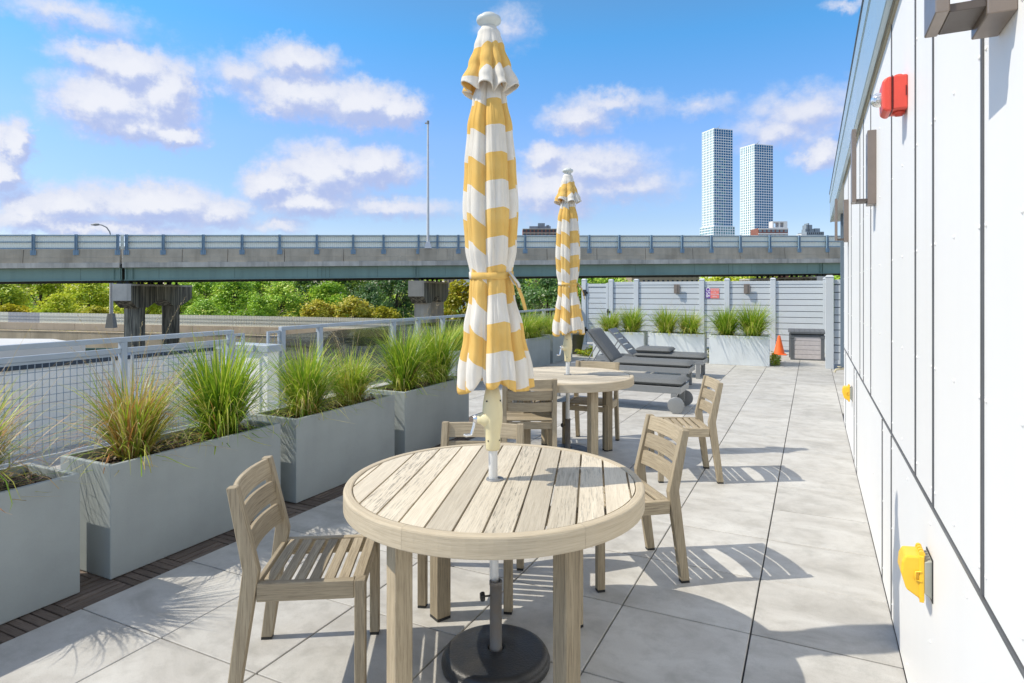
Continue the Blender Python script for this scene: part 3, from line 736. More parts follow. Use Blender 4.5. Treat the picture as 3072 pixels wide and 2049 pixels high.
def blades(b, n, hmin, hmax, spread, base, wid, droop, rg, lo=0., hi=1., seg=6, stiff=False):
    for _ in range(n):
        a = rg.uniform(0, 2*pi); rb = base*math.sqrt(rg.random())
        px, py_ = rb*cos(a), rb*sin(a); h = (hmin-.06)+(hmax+.03-hmin+.06)*rg.random()**.8
        a2 = a+rg.gauss(0, .75); ph = abs(rg.gauss(0, spread))+.04; dr = droop*rg.uniform(.15, 2.0)*(1 if rg.random() > .08 else 1.6)
        x, y, z = px, py_, 0; r = rg.uniform(lo, hi); wd = wid*rg.uniform(.6, 1.25); tw = rg.uniform(-.5, .5)
        ox, oy = -sin(a2+tw), cos(a2+tw); k0 = len(b.v)
        for s in range(seg+1):
            f = s/seg; ww = wd*(1-f**2.2)*(.55+.45*min(1, f*5))+.0004
            b.v += [(x-ox*ww, y-oy*ww, z), (x+ox*ww, y+oy*ww, z)]
            st = h/seg; p_ = ph+dr*f**1.6
            x += cos(a2)*sin(p_)*st; y += sin(a2)*sin(p_)*st; z += cos(p_)*st
            z = max(z, .004)
        for s in range(seg):
            q = k0+2*s; tip = max(0, (s/seg-.45))*.35
            b.face([q, q+1, q+3, q+2], r=min(1, r+tip), sm=True)
def seeds(b, n, h0, h1, rg, spread=.35, droop=.9):
    for _ in range(n):
        a = rg.uniform(0, 2*pi); h = rg.uniform(h0, h1); ph = rg.uniform(.03, spread); dr = droop*rg.uniform(.3, 1.3)
        x, y, z = .04*cos(a), .04*sin(a), 0; path = []; N = 14
        for s in range(N+1):
            path.append((x, y, z)); f = s/N; p_ = ph+dr*f**3
            x += cos(a)*sin(p_)*h/N; y += sin(a)*sin(p_)*h/N; z += cos(p_)*h/N
        b.tube(path[:11], [.0011]*11, 4, r=rg.random()*.4, caps=False)
        for s in range(9, N):
            p0, p1 = Vector(path[s]), Vector(path[s+1])
            for q in range(9):
                c = p0.lerp(p1, q/9); d = (p1-p0).normalized()
                o = Vector((rg.uniform(-1, 1), rg.uniform(-1, 1), rg.uniform(-1, 1)))*.006; L = .014*rg.uniform(.6, 1.2)
                e = c+o; f_ = e+d*L; n_ = d.cross(Vector((rg.uniform(-1, 1), rg.uniform(-1, 1), rg.uniform(-1, 1)))).normalized()*.0016
                k0 = len(b.v); b.v += [tuple(c), tuple(e+d*L*.4+n_), tuple(f_), tuple(e+d*L*.4-n_)]
                b.face([k0, k0+1, k0+2, k0+3], r=rg.random())
def grass_thing(seed, kind, label, loc, group, sc=1.):
    rg = random.Random(seed)
    r = thing('ornamental_grass', label, 'grass plant', loc, rg.uniform(0, 6.28), group); r.scale = (sc, sc, sc)
    b = MB(seed)
    if kind == 'green':
        blades(b, 430, .42, .76, .26, .085, .0066, .80, rg, 0, .72); blades(b, 300, .34, .66, .62, .09, .0048, 1.55, rg, .05, .9); blades(b, 90, .45, .78, .7, .07, .004, 2.0, rg, .55, 1)
        b.build('green_blades', M['blade'], r)
        b = MB(seed+1); blades(b, 60, .25, .5, .7, .09, .0028, 1.5, rg, .4, 1); b.build('dry_blades', M['blade_dry'], r)
        b = MB(seed+2); seeds(b, 5, .75, 1.0, rg); b.build('seed_heads', M['seed'], r)
    elif kind == 'dry':
        blades(b, 150, .35, .68, .28, .085, .0056, .9, rg, 0, .75); blades(b, 70, .35, .68, .75, .085, .0044, 1.9, rg, .1, .9); b.build('green_blades', M['blade'], r)
        b = MB(seed+1); blades(b, 330, .35, .66, .26, .09, .0038, .9, rg, .15, 1); blades(b, 210, .35, .66, .72, .09, .0034, 1.9, rg, .1, 1); blades(b, 26, .7, .95, .35, .06, .0016, .8, rg, .4, .6)
        b.build('dry_blades', M['blade_dry'], r)
        b = MB(seed+2); seeds(b, 9, .8, 1.12, rg, .4, .9); b.build('seed_heads', M['seed'], r)
    else:   # mixed, lighter and more arching
        blades(b, 380, .40, .68, .32, .09, .0060, 1.1, rg, .1, .85); blades(b, 280, .34, .66, .70, .09, .0042, 1.9, rg, .25, 1); b.build('green_blades', M['blade'], r)
        b = MB(seed+1); blades(b, 150, .25, .52, .7, .1, .0026, 1.5, rg, .1, 1); b.build('dry_blades', M['blade_dry'], r)
        b = MB(seed+2); seeds(b, 8, .8, 1.1, rg, .45, 1.0); b.build('seed_heads', M['seed'], r)
    return r
GZ = .575
NG = 'grasses in the near planters'
grass_thing(11, 'dry', 'dry orange and tan grass at the left edge of the picture', (-3.69, 1.52, GZ), NG, .92)
grass_thing(12, 'dry', 'tan and green half dry grass with orange blades in the second planter', (-3.67, 2.36, GZ), NG, .92)
g_a = grass_thing(13, 'green', 'bright green grass beside the half dry one in the second planter', (-3.68, 2.98, GZ), NG, .98)
g_b = grass_thing(14, 'green', 'upright green grass at the near end of the third planter, by the pillar', (-3.66, 3.75, GZ), NG, .86)
g_c = grass_thing(15, 'mixed', 'arching yellowish grass at the far end of the third planter', (-3.66, 4.28, GZ), NG, .84)
g_d = copy_tree(g_a, (-3.67, 5.10, GZ), 2.1, 'dense green grass at the near end of the fourth planter', scale=(.9, .9, .96))
g_e = copy_tree(g_b, (-3.66, 5.66, GZ), 4.0, 'tall green grass at the far end of the fourth planter, beside the near umbrella', scale=(.95, .95, 1.0))
FG = 'grasses by the glass rail'
copy_tree(g_c, (-5.3, 8.7, GZ), 1.0, 'tawny grass left of the near umbrella, by the glass rail', group=FG, scale=(.9, .9, .8))
copy_tree(g_c, (-5.3, 9.25, GZ), 3.0, 'green and tan grass just behind the near umbrella on its left', group=FG, scale=(.9, .9, .8))
copy_tree(g_c, (-5.28, 11.45, GZ), 5.0, 'arching green grass between the two umbrellas', group=FG, scale=(1, 1, .9))
copy_tree(g_b, (-5.3, 12.0, GZ), 2.5, 'leafy green grass left of the far umbrella', group=FG, scale=(1, 1, .85))
copy_tree(g_c, (-5.3, 12.9, GZ), 0.3, 'wispy grass behind the far umbrella', group=FG, scale=(1, 1, .95))
BG = 'grasses in the pale planters'
for i, (x, y, src, sc, lb) in enumerate(((-4.32, 14.26, g_c, .86, 'grass nearest the gate, left clump of the left pale planter'), (-3.80, 14.26, g_a, .85, 'right clump of the left pale planter, behind the lounger back'),
        (-3.0, 14.25, g_b, .86, 'left clump of the middle pale planter'), (-2.48, 14.25, g_c, .9, 'right clump of the middle pale planter, paler and looser'),
        (-1.68, 14.14, g_a, .90, 'left clump of the right pale planter'), (-1.14, 14.14, g_a, .98, 'large bright grass nearest the orange cone'))):
    copy_tree(src, (x, y, GZ), 1.3*i+.4, lb, group=BG, scale=(sc*1.3, sc*1.3, sc*1.1))
# low sedum behind the pale planters
b = MB(31); rg = b.rng
def sedum_patch(x0, x1, y0, y1, n, h=.22):
    for _ in range(n):
        x, y = rg.uniform(x0, x1), rg.uniform(y0, y1); z = h*rg.random()**.6*(.6+.4*sin(x*5)*cos(y*6)); s = rg.uniform(.018, .04)
        a = rg.uniform(0, 6.28); t1 = Vector((cos(a), sin(a), rg.uniform(-.5, .5))).normalized(); t2 = t1.cross(Vector((rg.uniform(-.5, .5), rg.uniform(-.5, .5), 1)).normalized())
        c = Vector((x, y, max(.01, z))); k0 = len(b.v)
        b.v += [tuple(c-t1*s), tuple(c-t2*s*.5), tuple(c+t1*s), tuple(c+t2*s*.5)]; b.face([k0, k0+1, k0+2, k0+3], r=rg.random())
sedum_patch(-5.15, -4.55, 14.1, 15.6, 2600); sedum_patch(-4.5, -.75, 14.55, 15.3, 4200, .3); sedum_patch(-.80, -.62, 14.05, 14.9, 500, .26)
tag(b.build('sedum_ground_cover', M['sedum']), 'low yellow green sedum behind the pale planters', 'ground cover', kind='stuff')
# olive pot by the gate
PT = thing('plant_pot', 'dark olive tapered pot beside the far umbrella crank near the gate', 'pot', (-5.32, 14.6, 0))
b = MB(); b.lathe([(.14, 0), (.225, .47), (.25, .472), (.25, .53), (.225, .53), (.20, .47), (.001, .46)], 24); b.build('pot_body', M['pot'], PT)
b = MB(41); blades(b, 60, .2, .42, .35, .12, .002, .5, b.rng, .3, 1); b.build('dry_stems', M['blade_dry'], PT, loc=(0, 0, .46))

# ================================================================== TABLES
TH = .775
def make_table(label, loc, rz):
    r = thing('round_table', label, 'table', loc, rz, 'round slatted wooden tables')
    Ro, Ri = .622, .586
    segs = []
    b = MB(51); nb = 6
    for q in range(nb):   # rim in six bent pieces
        a0, a1 = 2*pi*q/nb+.15, 2*pi*(q+1)/nb+.15-.0012; n = 14; rr = .45+.1*b.rng.random()
        pf = [(Ri, .712), (Ro-.002, .695), (Ro, .70), (Ro, TH-.007), (Ro-.006, TH-.001), (Ri+.004, TH), (Ri, TH-.004)]
        per = [0]
        for i in range(len(pf)): per.append(per[-1]+math.dist(pf[i], pf[(i+1) % len(pf)]))
        k0 = len(b.v)
        for i in range(n+1):
            a = a0+(a1-a0)*i/n
            for (rad_, z) in pf: b.v.append((rad_*cos(a), rad_*sin(a), z))
        m_ = len(pf)
        for i in range(n):
            u0, u1 = (a0+(a1-a0)*i/n)*Ro+rr*7, (a0+(a1-a0)*(i+1)/n)*Ro+rr*7
            for j in range(m_):
                j2 = (j+1) % m_
                b.face([k0+i*m_+j, k0+i*m_+j2, k0+(i+1)*m_+j2, k0+(i+1)*m_+j], [(u0, per[j]), (u0, per[j+1]), (u1, per[j+1]), (u1, per[j])], rr, False)
    b.build('table_rim', M['teak_rim'], r, bevel=.003)
    b = MB(52); pitch, gap, Rs = .1015, .0105, Ri-.004
    for q in range(-6, 7):
        x0, x1 = pitch*(q-.5)+gap/2, pitch*(q+.5)-gap/2
        x0c, x1c = max(x0, -Rs+.002), min(x1, Rs-.002)
        if x1c-x0c < .01: continue
        top = []; n = 8
        for i in range(n+1):
            x = x0c+(x1c-x0c)*i/n; top.append((x, math.sqrt(max(0, Rs*Rs-x*x))))
        poly = top[::-1]+[(x, -y) for x, y in top]
        rr = b.rng.random(); k0 = len(b.v); N = len(poly)
        zt = TH-.003+b.rng.uniform(-.001, .001)
        for z in (zt-.024, zt):
            b.v += [(x, y, z) for x, y in poly]
        b.face(list(range(k0+N, k0+2*N))[::-1], [(y+rr*7, x) for x, y in poly][::-1], rr)
        b.face(list(range(k0, k0+N)), [(y+rr*7, x) for x, y in poly], rr)
        for i in range(N):
            j = (i+1) % N; b.face([k0+i, k0+j, k0+N+j, k0+N+i], [(poly[i][1]+rr*7, 0), (poly[j][1]+rr*7, 0), (poly[j][1]+rr*7, .024), (poly[i][1]+rr*7, .024)], rr)
    b.build('tabletop', M['teak_top'], r, bevel=.0015)
    b = MB(53)
    for s in (-1, 1): b.box(-.5, .5, s*.25-.03, s*.25+.03, .69, .745, long=0)
    b.build('support_batten', M['teak'], r)
    for q in range(4):
        a = RAD(45+90*q); Mx = Matrix.Translation((.448*cos(a), .448*sin(a), 0)) @ Matrix.Rotation(a, 4, 'Z')
        b = MB(54+q); b.box(-.037, .037, -.037, .037, .012, .712, Mx, long=None); lg = b.build('leg', M['teak'], r, bevel=.003)
        b = MB(); b.box(-.036, .036, -.036, .036, 0, .0115, Mx); b.build('foot_pad', M['black_pl'], lg)
    b = MB(); b.lathe([(.024, TH-.01), (.024, TH+.0015), (.036, TH+.0015), (.038, TH-.004)], 28); b.build('pole_ring', M['lounge_dark'], r)
    return r
T1 = (-1.212, 2.335, 0); T2 = (-2.105, 5.565, 0)
tb1 = make_table('round bleached slatted table nearest the camera, carrying the near umbrella', T1, RAD(18.4))
copy_tree(tb1, T2, RAD(5.3-90), 'round slatted table farther back, in front of the grey loungers')

# ================================================================== CHAIRS   (local +Y is the front)
def make_chair(label, loc, rz):
    r = thing('slatted_chair', label, 'chair', loc, rz, 'slatted wooden dining chairs')
    b = MB(61)   # seat: slats with a shallow dip
    n = 7; y0, y1 = -.175, .222
    for q in range(n):
        a, c = y0+(y1-y0)*q/n+.0075, y0+(y1-y0)*(q+1)/n-.0075; f = (a+c)/2; dz = -.010*cos(pi*(f-.02)/.42)
        b.box(-.199, .199, a, c, .440+dz, .453+dz, long=0)
    b.build('seat', M['teak'], r, bevel=.002)
    b = MB(62)
    for s in (-1, 1): b.box(s*.2155-.015, s*.2155+.015, -.185, .183, .378, .449, long=1)
    b.box(-.2, .2, .188, .212, .375, .425, long=0); b.box(-.2, .2, -.208, -.188, .375, .438, long=0)
    b.build('seat_frame', M['teak'], r, bevel=.003)
    b = MB(63)   # back: three bowed slats
    for z0 in (.532, .634, .736):
        z1 = z0+.080; rr = b.rng.random(); n = 10; k0 = len(b.v)
        def yb(z): return -.205-(z-.50)*.22
        for i in range(n+1):
            x = -.199+.398*i/n; bow = -.026*(1-(x/.2)**2)
            for (z, d) in ((z0, .009), (z1, .009), (z1, -.009), (z0, -.009)): b.v.append((x, yb(z)+bow+d, z))
        for i in range(n):
            u0, u1 = .398*i/n+rr*7, .398*(i+1)/n+rr*7
            for j in range(4):
                j2 = (j+1) % 4; vv_ = (0, .082, .1, .182, .2)
                b.face([k0+i*4+j, k0+i*4+j2, k0+(i+1)*4+j2, k0+(i+1)*4+j], [(u0, vv_[j]), (u0, vv_[j+1]), (u1, vv_[j+1]), (u1, vv_[j])], rr, False)
        b.face([k0, k0+1, k0+2, k0+3], None, rr); b.face([k0+n*4+3, k0+n*4+2, k0+n*4+1, k0+n*4], None, rr)
    b.build('backrest', M['teak'], r, bevel=.002)
    for s in (-1, 1):
        b = MB(64+s); b.prism([(-.298, .012), (-.250, .012), (-.176, .495), (-.256, .822), (-.296, .818), (-.236, .50)], s*.2155-.019, s*.2155+.019, 0)
        # grain should follow the leg
        b.uv = [[(p_[1], p_[0]) for p_ in u] for u in b.uv]
        lg = b.build('rear_leg', M['teak'], r, bevel=.003)
        b = MB(); b.box(s*.2155-.018, s*.2155+.018, -.297, -.251, 0, .0115); b.build('foot_pad', M['black_pl'], lg)
        b = MB(66+s); b.box(s*.2155-.021, s*.2155+.021, .184, .226, .012, .451, long=2); lg = b.build('front_leg', M['teak'], r, bevel=.003)
        b = MB(); b.box(s*.2155-.02, s*.2155+.02, .185, .225, 0, .0115); b.build('foot_pad', M['black_pl'], lg)
    return r
def face(deg): return RAD(deg-90)
ch = make_chair('slatted wooden chair left of the near table, its seat half under the tabletop', (-1.875, 2.0, 0), face(31))
copy_tree(ch, (-.972, 3.42, 0), face(218), 'slatted wooden chair at the right edge of the near table')
copy_tree(ch, (-1.605, 2.845, 0), face(-72), 'slatted wooden chair behind the near table, only its back showing past the umbrella pole')
copy_tree(ch, (-1.015, 5.39, 0), face(203), 'slatted wooden chair right of the far table, near the open walkway')
copy_tree(ch, (-2.045, 6.07, 0), face(-86.4), 'slatted wooden chair on the far side of the far table')
copy_tree(ch, (-2.29, 5.07, 0), face(116), 'slatted wooden chair with its back to the camera between the two tables')
copy_tree(ch, (-2.60, 5.78, 0), face(22), 'slatted wooden chair left of the far table, mostly hidden')

# ================================================================== UMBRELLAS
def make_umbrella(label, loc, rz):
    r = thing('patio_umbrella', label, 'umbrella', loc, rz, 'closed yellow and white striped umbrellas')
    b = MB(); b.tube([(0, 0, .10), (0, 0, 2.66)], .0192, 20); b.build('pole', M['pole'], r)
    b = MB(); b.lathe([(.001, 2.742), (.030, 2.742), (.034, 2.735), (.050, 2.728), (.053, 2.718), (.050, 2.708), (.034, 2.698), (.030, 2.684), (.030, 2.67)], 28); b.build('finial', M['finial'], r)
    ZT = 2.69
    def lerp(tab, z):
        for (z0, v0), (z1, v1) in zip(tab, tab[1:]):
            if z0 >= z >= z1:
                f = (z0-z)/(z0-z1); f = f*f*(3-2*f); return v0+(v1-v0)*f
        return tab[-1][1] if z < tab[-1][0] else tab[0][1]
    def warp(a, k): return a+.26*sin(2*a+1.1+k)+.16*sin(3*a+.4+k)
    NP = 7
    pr_ = random.Random(19); POFF = [pr_.uniform(-.024, .024) for _ in range(20)]; PTLT = [pr_.uniform(-.085, .03) for _ in range(20)]
    def pan(a, k):
        x = (warp(a, k)*NP/(2*pi)) % NP; i = int(x); return POFF[i+int(k)*3], PTLT[i+int(k)*3], x-i-.5
    def lobe(a, k):
        x = (warp(a, k)*NP/(2*pi)) % 1.; u = abs(2*x-1); return u, 1-u**(3.6 if k == 0 else 2.6)
    rng = random.Random(7)
    wr = [(rng.uniform(11, 31), rng.uniform(0, 6.28), rng.uniform(-2, 2)) for _ in range(6)]
    cr = [(rng.choice((5, 7, 9, 11, 13)), rng.uniform(0, 6.28), rng.uniform(-1.2, 1.2)) for _ in range(4)]
    def wrinkle(a, z):
        s_ = sum(sin(round(n)*a+p+q*z) for n, p, q in wr)/6
        return s_-.9*sum((1-abs(sin((n*a+p+q*z)/2)))**7 for n, p, q in cr)
    na = 240
    # main canopy
    R = [(2.47, .045), (2.38, .074), (2.26, .097), (2.10, .110), (1.92, .119), (1.75, .110), (1.635, .090), (1.56, .098), (1.40, .130), (1.22, .163), (1.15, .168)]
    A = [(2.47, .25), (2.26, .22), (1.95, .22), (1.75, .22), (1.635, .10), (1.56, .30), (1.40, .40), (1.22, .46), (1.15, .48)]
    b = MB(); nz = 90
    for i in range(nz+1):
        f = i/nz
        for j in range(na):
            a = 2*pi*j/na; u, lb = lobe(a, 0)
            u2, lb2 = lobe(a*1.0+.9, 2.)
            zb = 1.205-.045*(1-lb)*0-.05*lb2+.02*sin(3*a+.5)
            z = 2.47+(zb-2.47)*f
            lowf = min(1, max(0, (1.60-z)/.25)); upf = 1-lowf
            L = (upf*lb+lowf*(.55*lb+.45*lb2))
            rad_ = lerp(R, z)*(1-lerp(A, z)*(1-L))*(1+.03*wrinkle(a, z*2.2))
            rad_ = max(rad_, .024)
            ex = 1+.08*sin(a+1.0)*lowf
            b.v.append((rad_*cos(a)*ex, rad_*sin(a)*ex, z))
    pc = [pan(2*pi*(j+.5)/na, 0) for j in range(na)]
    def vv_(i, j, s):
        off, tl, x = pc[j]; x += s*.5*NP/na
        z = b.v[i*na+((j+(s > 0)) % na)][2]; L_ = ZT-z; g_ = min(1, L_*1.2)
        return L_+off*g_+tl*x*g_-.03*abs(x)*g_
    for i in range(nz):
        for j in range(na):
            j2 = (j+1) % na
            b.face([i*na+j, (i+1)*na+j, (i+1)*na+j2, i*na+j2], [(j/na, vv_(i, j, -1)), (j/na, vv_(i+1, j, -1)), ((j+1)/na, vv_(i+1, j, 1)), ((j+1)/na, vv_(i, j, 1))], 0, True)
    cn = b.build('canopy', M['canvas'], r)
    so = cn.modifiers.new('cloth', 'SOLIDIFY'); so.thickness = .003
    # vent cap at the top
    Rv = [(2.69, .030), (2.66, .046), (2.60, .062), (2.52, .088), (2.45, .118), (2.40, .140)]
    b = MB(); nz = 40
    for i in range(nz+1):
        f = i/nz
        for j in range(na):
            a = 2*pi*j/na; u, lb = lobe(a+.5, 1.)
            zb = 2.398+.030*lb+.014*sin(2*a+1); z = 2.69+(zb-2.69)*f
            rad_ = lerp(Rv, z)*(1.06-.50*f**1.3*(1-lb))*(1+.012*wrinkle(a, z*4))
            b.v.append((rad_*cos(a), rad_*sin(a), z))
    ucol = [lobe(2*pi*(j % na)/na+.5, 1.)[0] for j in range(na+1)]
    def vw(i, j):
        z = b.v[i*na+(j % na)][2]; return (ZT-z)*(1-.12*ucol[j])+.035*sin(2*pi*j/na+2.2)*min(1, (ZT-z)*6)-.0
    for i in range(nz):
        for j in range(na):
            j2 = (j+1) % na
            b.face([i*na+j, (i+1)*na+j, (i+1)*na+j2, i*na+j2], [(j/na, vw(i, j)), (j/na, vw(i+1, j)), ((j+1)/na, vw(i+1, j+1)), ((j+1)/na, vw(i, j+1))], 0, True)
    vt = b.build('vent_flap', M['canvas'], cn); so = vt.modifiers.new('cloth', 'SOLIDIFY'); so.thickness = .003
    # tie strap round the waist with a hanging end
    b = MB()
    for i in range(3):
        z = 1.652-.014*i
        for j in range(60):
            a = 2*pi*j/60; u, lb = lobe(a, 0); rad_ = .0905*(1-.07*(1-lb))+.004
            b.v.append((rad_*cos(a), rad_*sin(a), z+.006*sin(a)))
    for i in range(2):
        for j in range(60):
            j2 = (j+1) % 60; q = [i*60+j, (i+1)*60+j, (i+1)*60+j2, i*60+j2]; b.face(q, [(0, .02+.235*(1 if 20 < j < 34 else .5)+.06)]*4, 0, True)
    for (pts, wv_, vc) in (([(.078, -.062, 1.645), (.112, -.070, 1.60), (.118, -.072, 1.585), (.100, -.062, 1.60), (.082, -.055, 1.632)], .012, .06),
                       ([(.080, -.060, 1.64), (.105, -.066, 1.60), (.128, -.075, 1.54), (.140, -.078, 1.49)], .016, .15)):
        k0 = len(b.v)
        for q in pts: b.v += [(q[0]-wv_*.35, q[1]-wv_, q[2]), (q[0]+wv_*.35, q[1]+wv_, q[2])]
        for i in range(len(pts)-1): b.face([k0+2*i, k0+2*i+1, k0+2*i+3, k0+2*i+2], [(0, vc)]*4, 0, True)
    ts = b.build('tie_strap', M['canvas'], r); so = ts.modifiers.new('cloth', 'SOLIDIFY'); so.thickness = .004
    # crank housing and handle
    b = MB(); b.lathe([(.0205, 1.172), (.026, 1.168), (.034, 1.13), (.041, 1.09), (.0435, 1.055), (.041, 1.015), (.035, .98), (.032, .955), (.0315, .905), (.0275, .898), (.0200, .898)], 32)
    b.lathe([(.033, 0), (.033, .02), (.022, .034), (.020, .046), (.001, .046)], 20, Matrix.Translation((-.018, -.006, 1.03)) @ Matrix.Rotation(-pi/2, 4, 'Y'))
    h_ = b.build('crank_housing', M['cream'], r)
    for a in (-2.2, -.5):
        for z in (1.108, .94):
            b = MB(); b.sphere((.0385*cos(a) if z > 1 else .0305*cos(a), .0385*sin(a) if z > 1 else .0305*sin(a), z), .004, .004, .004, 8, 5); b.build('screw', M['black_pl'], h_)
    b = MB(); b.lathe([(.017, 0), (.017, .016), (.013, .02), (.001, .02)], 18, Matrix.Translation((-.062, -.006, 1.03)) @ Matrix.Rotation(-pi/2, 4, 'Y'))
    b.tube([(-.074, -.006, 1.03), (-.079, -.008, 1.0), (-.090, -.014, .965)], [.0085, .0075, .0065], 10)
    b.tube([(-.088, -.014, .964), (-.112, -.02, .962), (-.122, -.02, .967)], [.007, .007, .006], 10)
    b.build('crank_handle', M['chrome'], h_)
    return r
um1 = make_umbrella('closed yellow and white striped umbrella nearest the camera', (T1[0], T1[1], 0), .4513)
um1.rotation_euler = (0, RAD(-.55), .4513)
copy_tree(um1, (T2[0]+.0, T2[1], 0), .4513+.35, 'closed striped umbrella farther back, through the second table')
def make_base(label, loc):
    r = thing('umbrella_base', label, 'umbrella base', loc, .4513, 'black round umbrella bases')
    b = MB(); b.lathe([(.001, .001), (.215, .001), (.227, .008), (.229, .022), (.225, .034), (.220, .037), (.221, .043), (.212, .055), (.195, .062), (.185, .060), (.10, .070), (.042, .074), (.034, .070), (.034, .055), (.001, .055)], 64); b.build('weight', M['base_black'], r)
    b = MB(); b.lathe([(.028, .056), (.028, .070), (.0255, .074), (.0255, .335), (.0275, .336), (.0275, .350), (.0245, .352), (.0205, .350), (.0205, .30)], 28); tb = b.build('tube', M['tube_grey'], r)
    b = MB(); b.tube([(-.024, -.006, .29), (-.048, -.012, .29)], .004, 8)
    K = Matrix.Translation((-.047, -.012, .29)) @ Matrix.Rotation(RAD(14), 4, 'Z') @ Matrix.Rotation(-pi/2, 4, 'Y')
    prof = []
    n = 42; k0 = len(b.v)
    for z, sc in ((0, .85), (.004, 1), (.013, 1), (.018, .8)):
        for i in range(n):
            a = 2*pi*i/n; rr = .0185*sc*(1+.11*cos(6*a)); b.v.append(tuple(K @ Vector((rr*cos(a), rr*sin(a), z))))
    for q in range(3):
        for i in range(n): j = (i+1) % n; b.face([k0+q*n+i, k0+q*n+j, k0+(q+1)*n+j, k0+(q+1)*n+i], sm=True)
    b.face(list(range(k0+3*n, k0+4*n))); b.face(list(range(k0, k0+n))[::-1])
    b.build('knob', M['black_pl'], tb); return r
bs = make_base('black round umbrella base under the near table', (T1[0]+.012, T1[1]-.015, 0))
copy_tree(bs, (T2[0], T2[1], 0), .4513, 'black round umbrella base under the far table')

# ================================================================== LOUNGERS  (local +X is the foot end, +Y across)
def cushion(b, x0, x1, y0, y1, z0, z1, Mx=None, rr=.035):
    """pillow-like slab with rounded edges and slightly domed top"""
    nx, ny = 22, 12
    def h(u, e): return 1-max(0, 1-min(u, 1-u)/e)**2.4
    grid = {}
    for side in (0, 1):
        for i in range(nx+1):
            for j in range(ny+1):
                u, v = i/nx, j/ny; ex, ey = .10*(.65/(x1-x0))*1.2, .13
                e = math.sqrt(max(0, h(u, ex)))*math.sqrt(max(0, h(v, ey)))
                zc, hz = (z0+z1)/2, (z1-z0)/2
                z = zc+(hz*e*(1+.10*sin(pi*u)*sin(pi*v)) if side else -hz*e)
                p = Vector((x0+(x1-x0)*u, y0+(y1-y0)*v, z)); grid[(side, i, j)] = len(b.v); b.v.append(tuple(Mx @ p) if Mx else tuple(p))
    for side in (0, 1):
        for i in range(nx):
            for j in range(ny):
                q = [grid[(side, i, j)], grid[(side, i+1, j)], grid[(side, i+1, j+1)], grid[(side, i, j+1)]]
                b.face(q if side else q[::-1], sm=True)
def make_lounger(label, loc, kind, cat='sun lounger'):
    r = thing('sun_lounger', label, cat, loc, 0, 'charcoal cushioned sun loungers')
    Lr, Wd, zt = 2.0, .60, .335; hx = -1.27
    b = MB(); 
    for y in (0, Wd-.045): b.box(-Lr, 0, y, y+.045, zt-.085, zt)
    b.box(-.045, -.0005, .0455, Wd-.0455, zt-.084, zt-.001); b.box(-Lr, -Lr+.045, .0455, Wd-.0455, zt-.084, zt-.001)
    for q in range(10): b.box(-1.24+.122*q, -1.24+.122*q+.09, .046, Wd-.046, zt-.02, zt-.006)
    b.build('frame', M['lounge'], r, bevel=.003)
    for x in (-.125, -Lr+.05):
        for y in (0.001, Wd-.046):
            b = MB(); b.box(x, x+.075, y, y+.045, 0 if not (kind == 'wheel' and x > -1) else .07, zt-.086); b.build('leg', M['lounge'], r, bevel=.003)
    if kind == 'wheel':
        for y, d in ((-.030, -1), (Wd+.004, 1)):
            b = MB(); b.lathe([(.001, 0), (.10, 0), (.106, .003), (.106, .023), (.10, .026), (.001, .026)], 36, Matrix.Translation((-.055, y+.026, .107)) @ Matrix.Rotation(pi/2, 4, 'X'))
            wl = b.build('wheel', M['lounge'] if d < 0 else M['lounge_dark'], r)
    ang = {'wheel': 0, 'up': RAD(51), 'bare': RAD(47)}[kind]
    Mx = Matrix.Translation((hx, 0, zt)) @ Matrix.Rotation(ang, 4, 'Y')       # local -X of this matrix runs up the back
    b = MB()
    for y in (.05, Wd-.085): b.box(-.70, 0, y, y+.035, -.03, 0, Mx)
    for q in range(5): b.box(-.70+.135*q, -.70+.135*q+.105, .0855, Wd-.0855, -.022, -.004, Mx)
    b.build('backrest_frame', M['lounge_dark'], r, bevel=.002)
    if ang:
        top = Mx @ Vector((-.42, 0, -.03)); b = MB()
        for y in (.08, Wd-.11): b.hexa([(top.x-.015, y, top.z), (top.x+.015, y, top.z), (top.x+.015, y+.025, top.z), (top.x-.015, y+.025, top.z),
                                       (top.x-.015, y, top.z+.02), (top.x+.015, y, top.z+.02), (top.x+.015, y+.025, top.z+.02), (top.x-.015, y+.025, top.z+.02)])
        for y in (.08, Wd-.11): b.tube([(top.x, y+.012, top.z), (top.x-.22, y+.012, zt-.05)], .011, 6)
        b.build('back_prop', M['lounge'], r)
    b = MB(); cushion(b, hx+.01, .015, .01, Wd-.01, zt-.002, zt+.088); b.build('seat_cushion', M['cushion'], r)
    b = MB()
    if kind == 'bare': cushion(b, hx+.03, hx+.68, .02, Wd-.02, zt+.086, zt+.178)
    else: cushion(b, -.71, -.012, .01, Wd-.01, 0, .09, Mx)
    b.build('back_cushion', M['cushion'], r)
    return r
make_lounger('charcoal sun lounger with round wheels, lying flat, nearest of the three', (-1.515, 8.06, 0), 'wheel')
make_lounger('charcoal sun lounger with its cushioned back raised', (-1.77, 10.10, 0), 'up')
make_lounger('charcoal sun lounger with bare slatted back raised and its back cushion folded on the seat', (-1.755, 11.42, 0), 'bare')

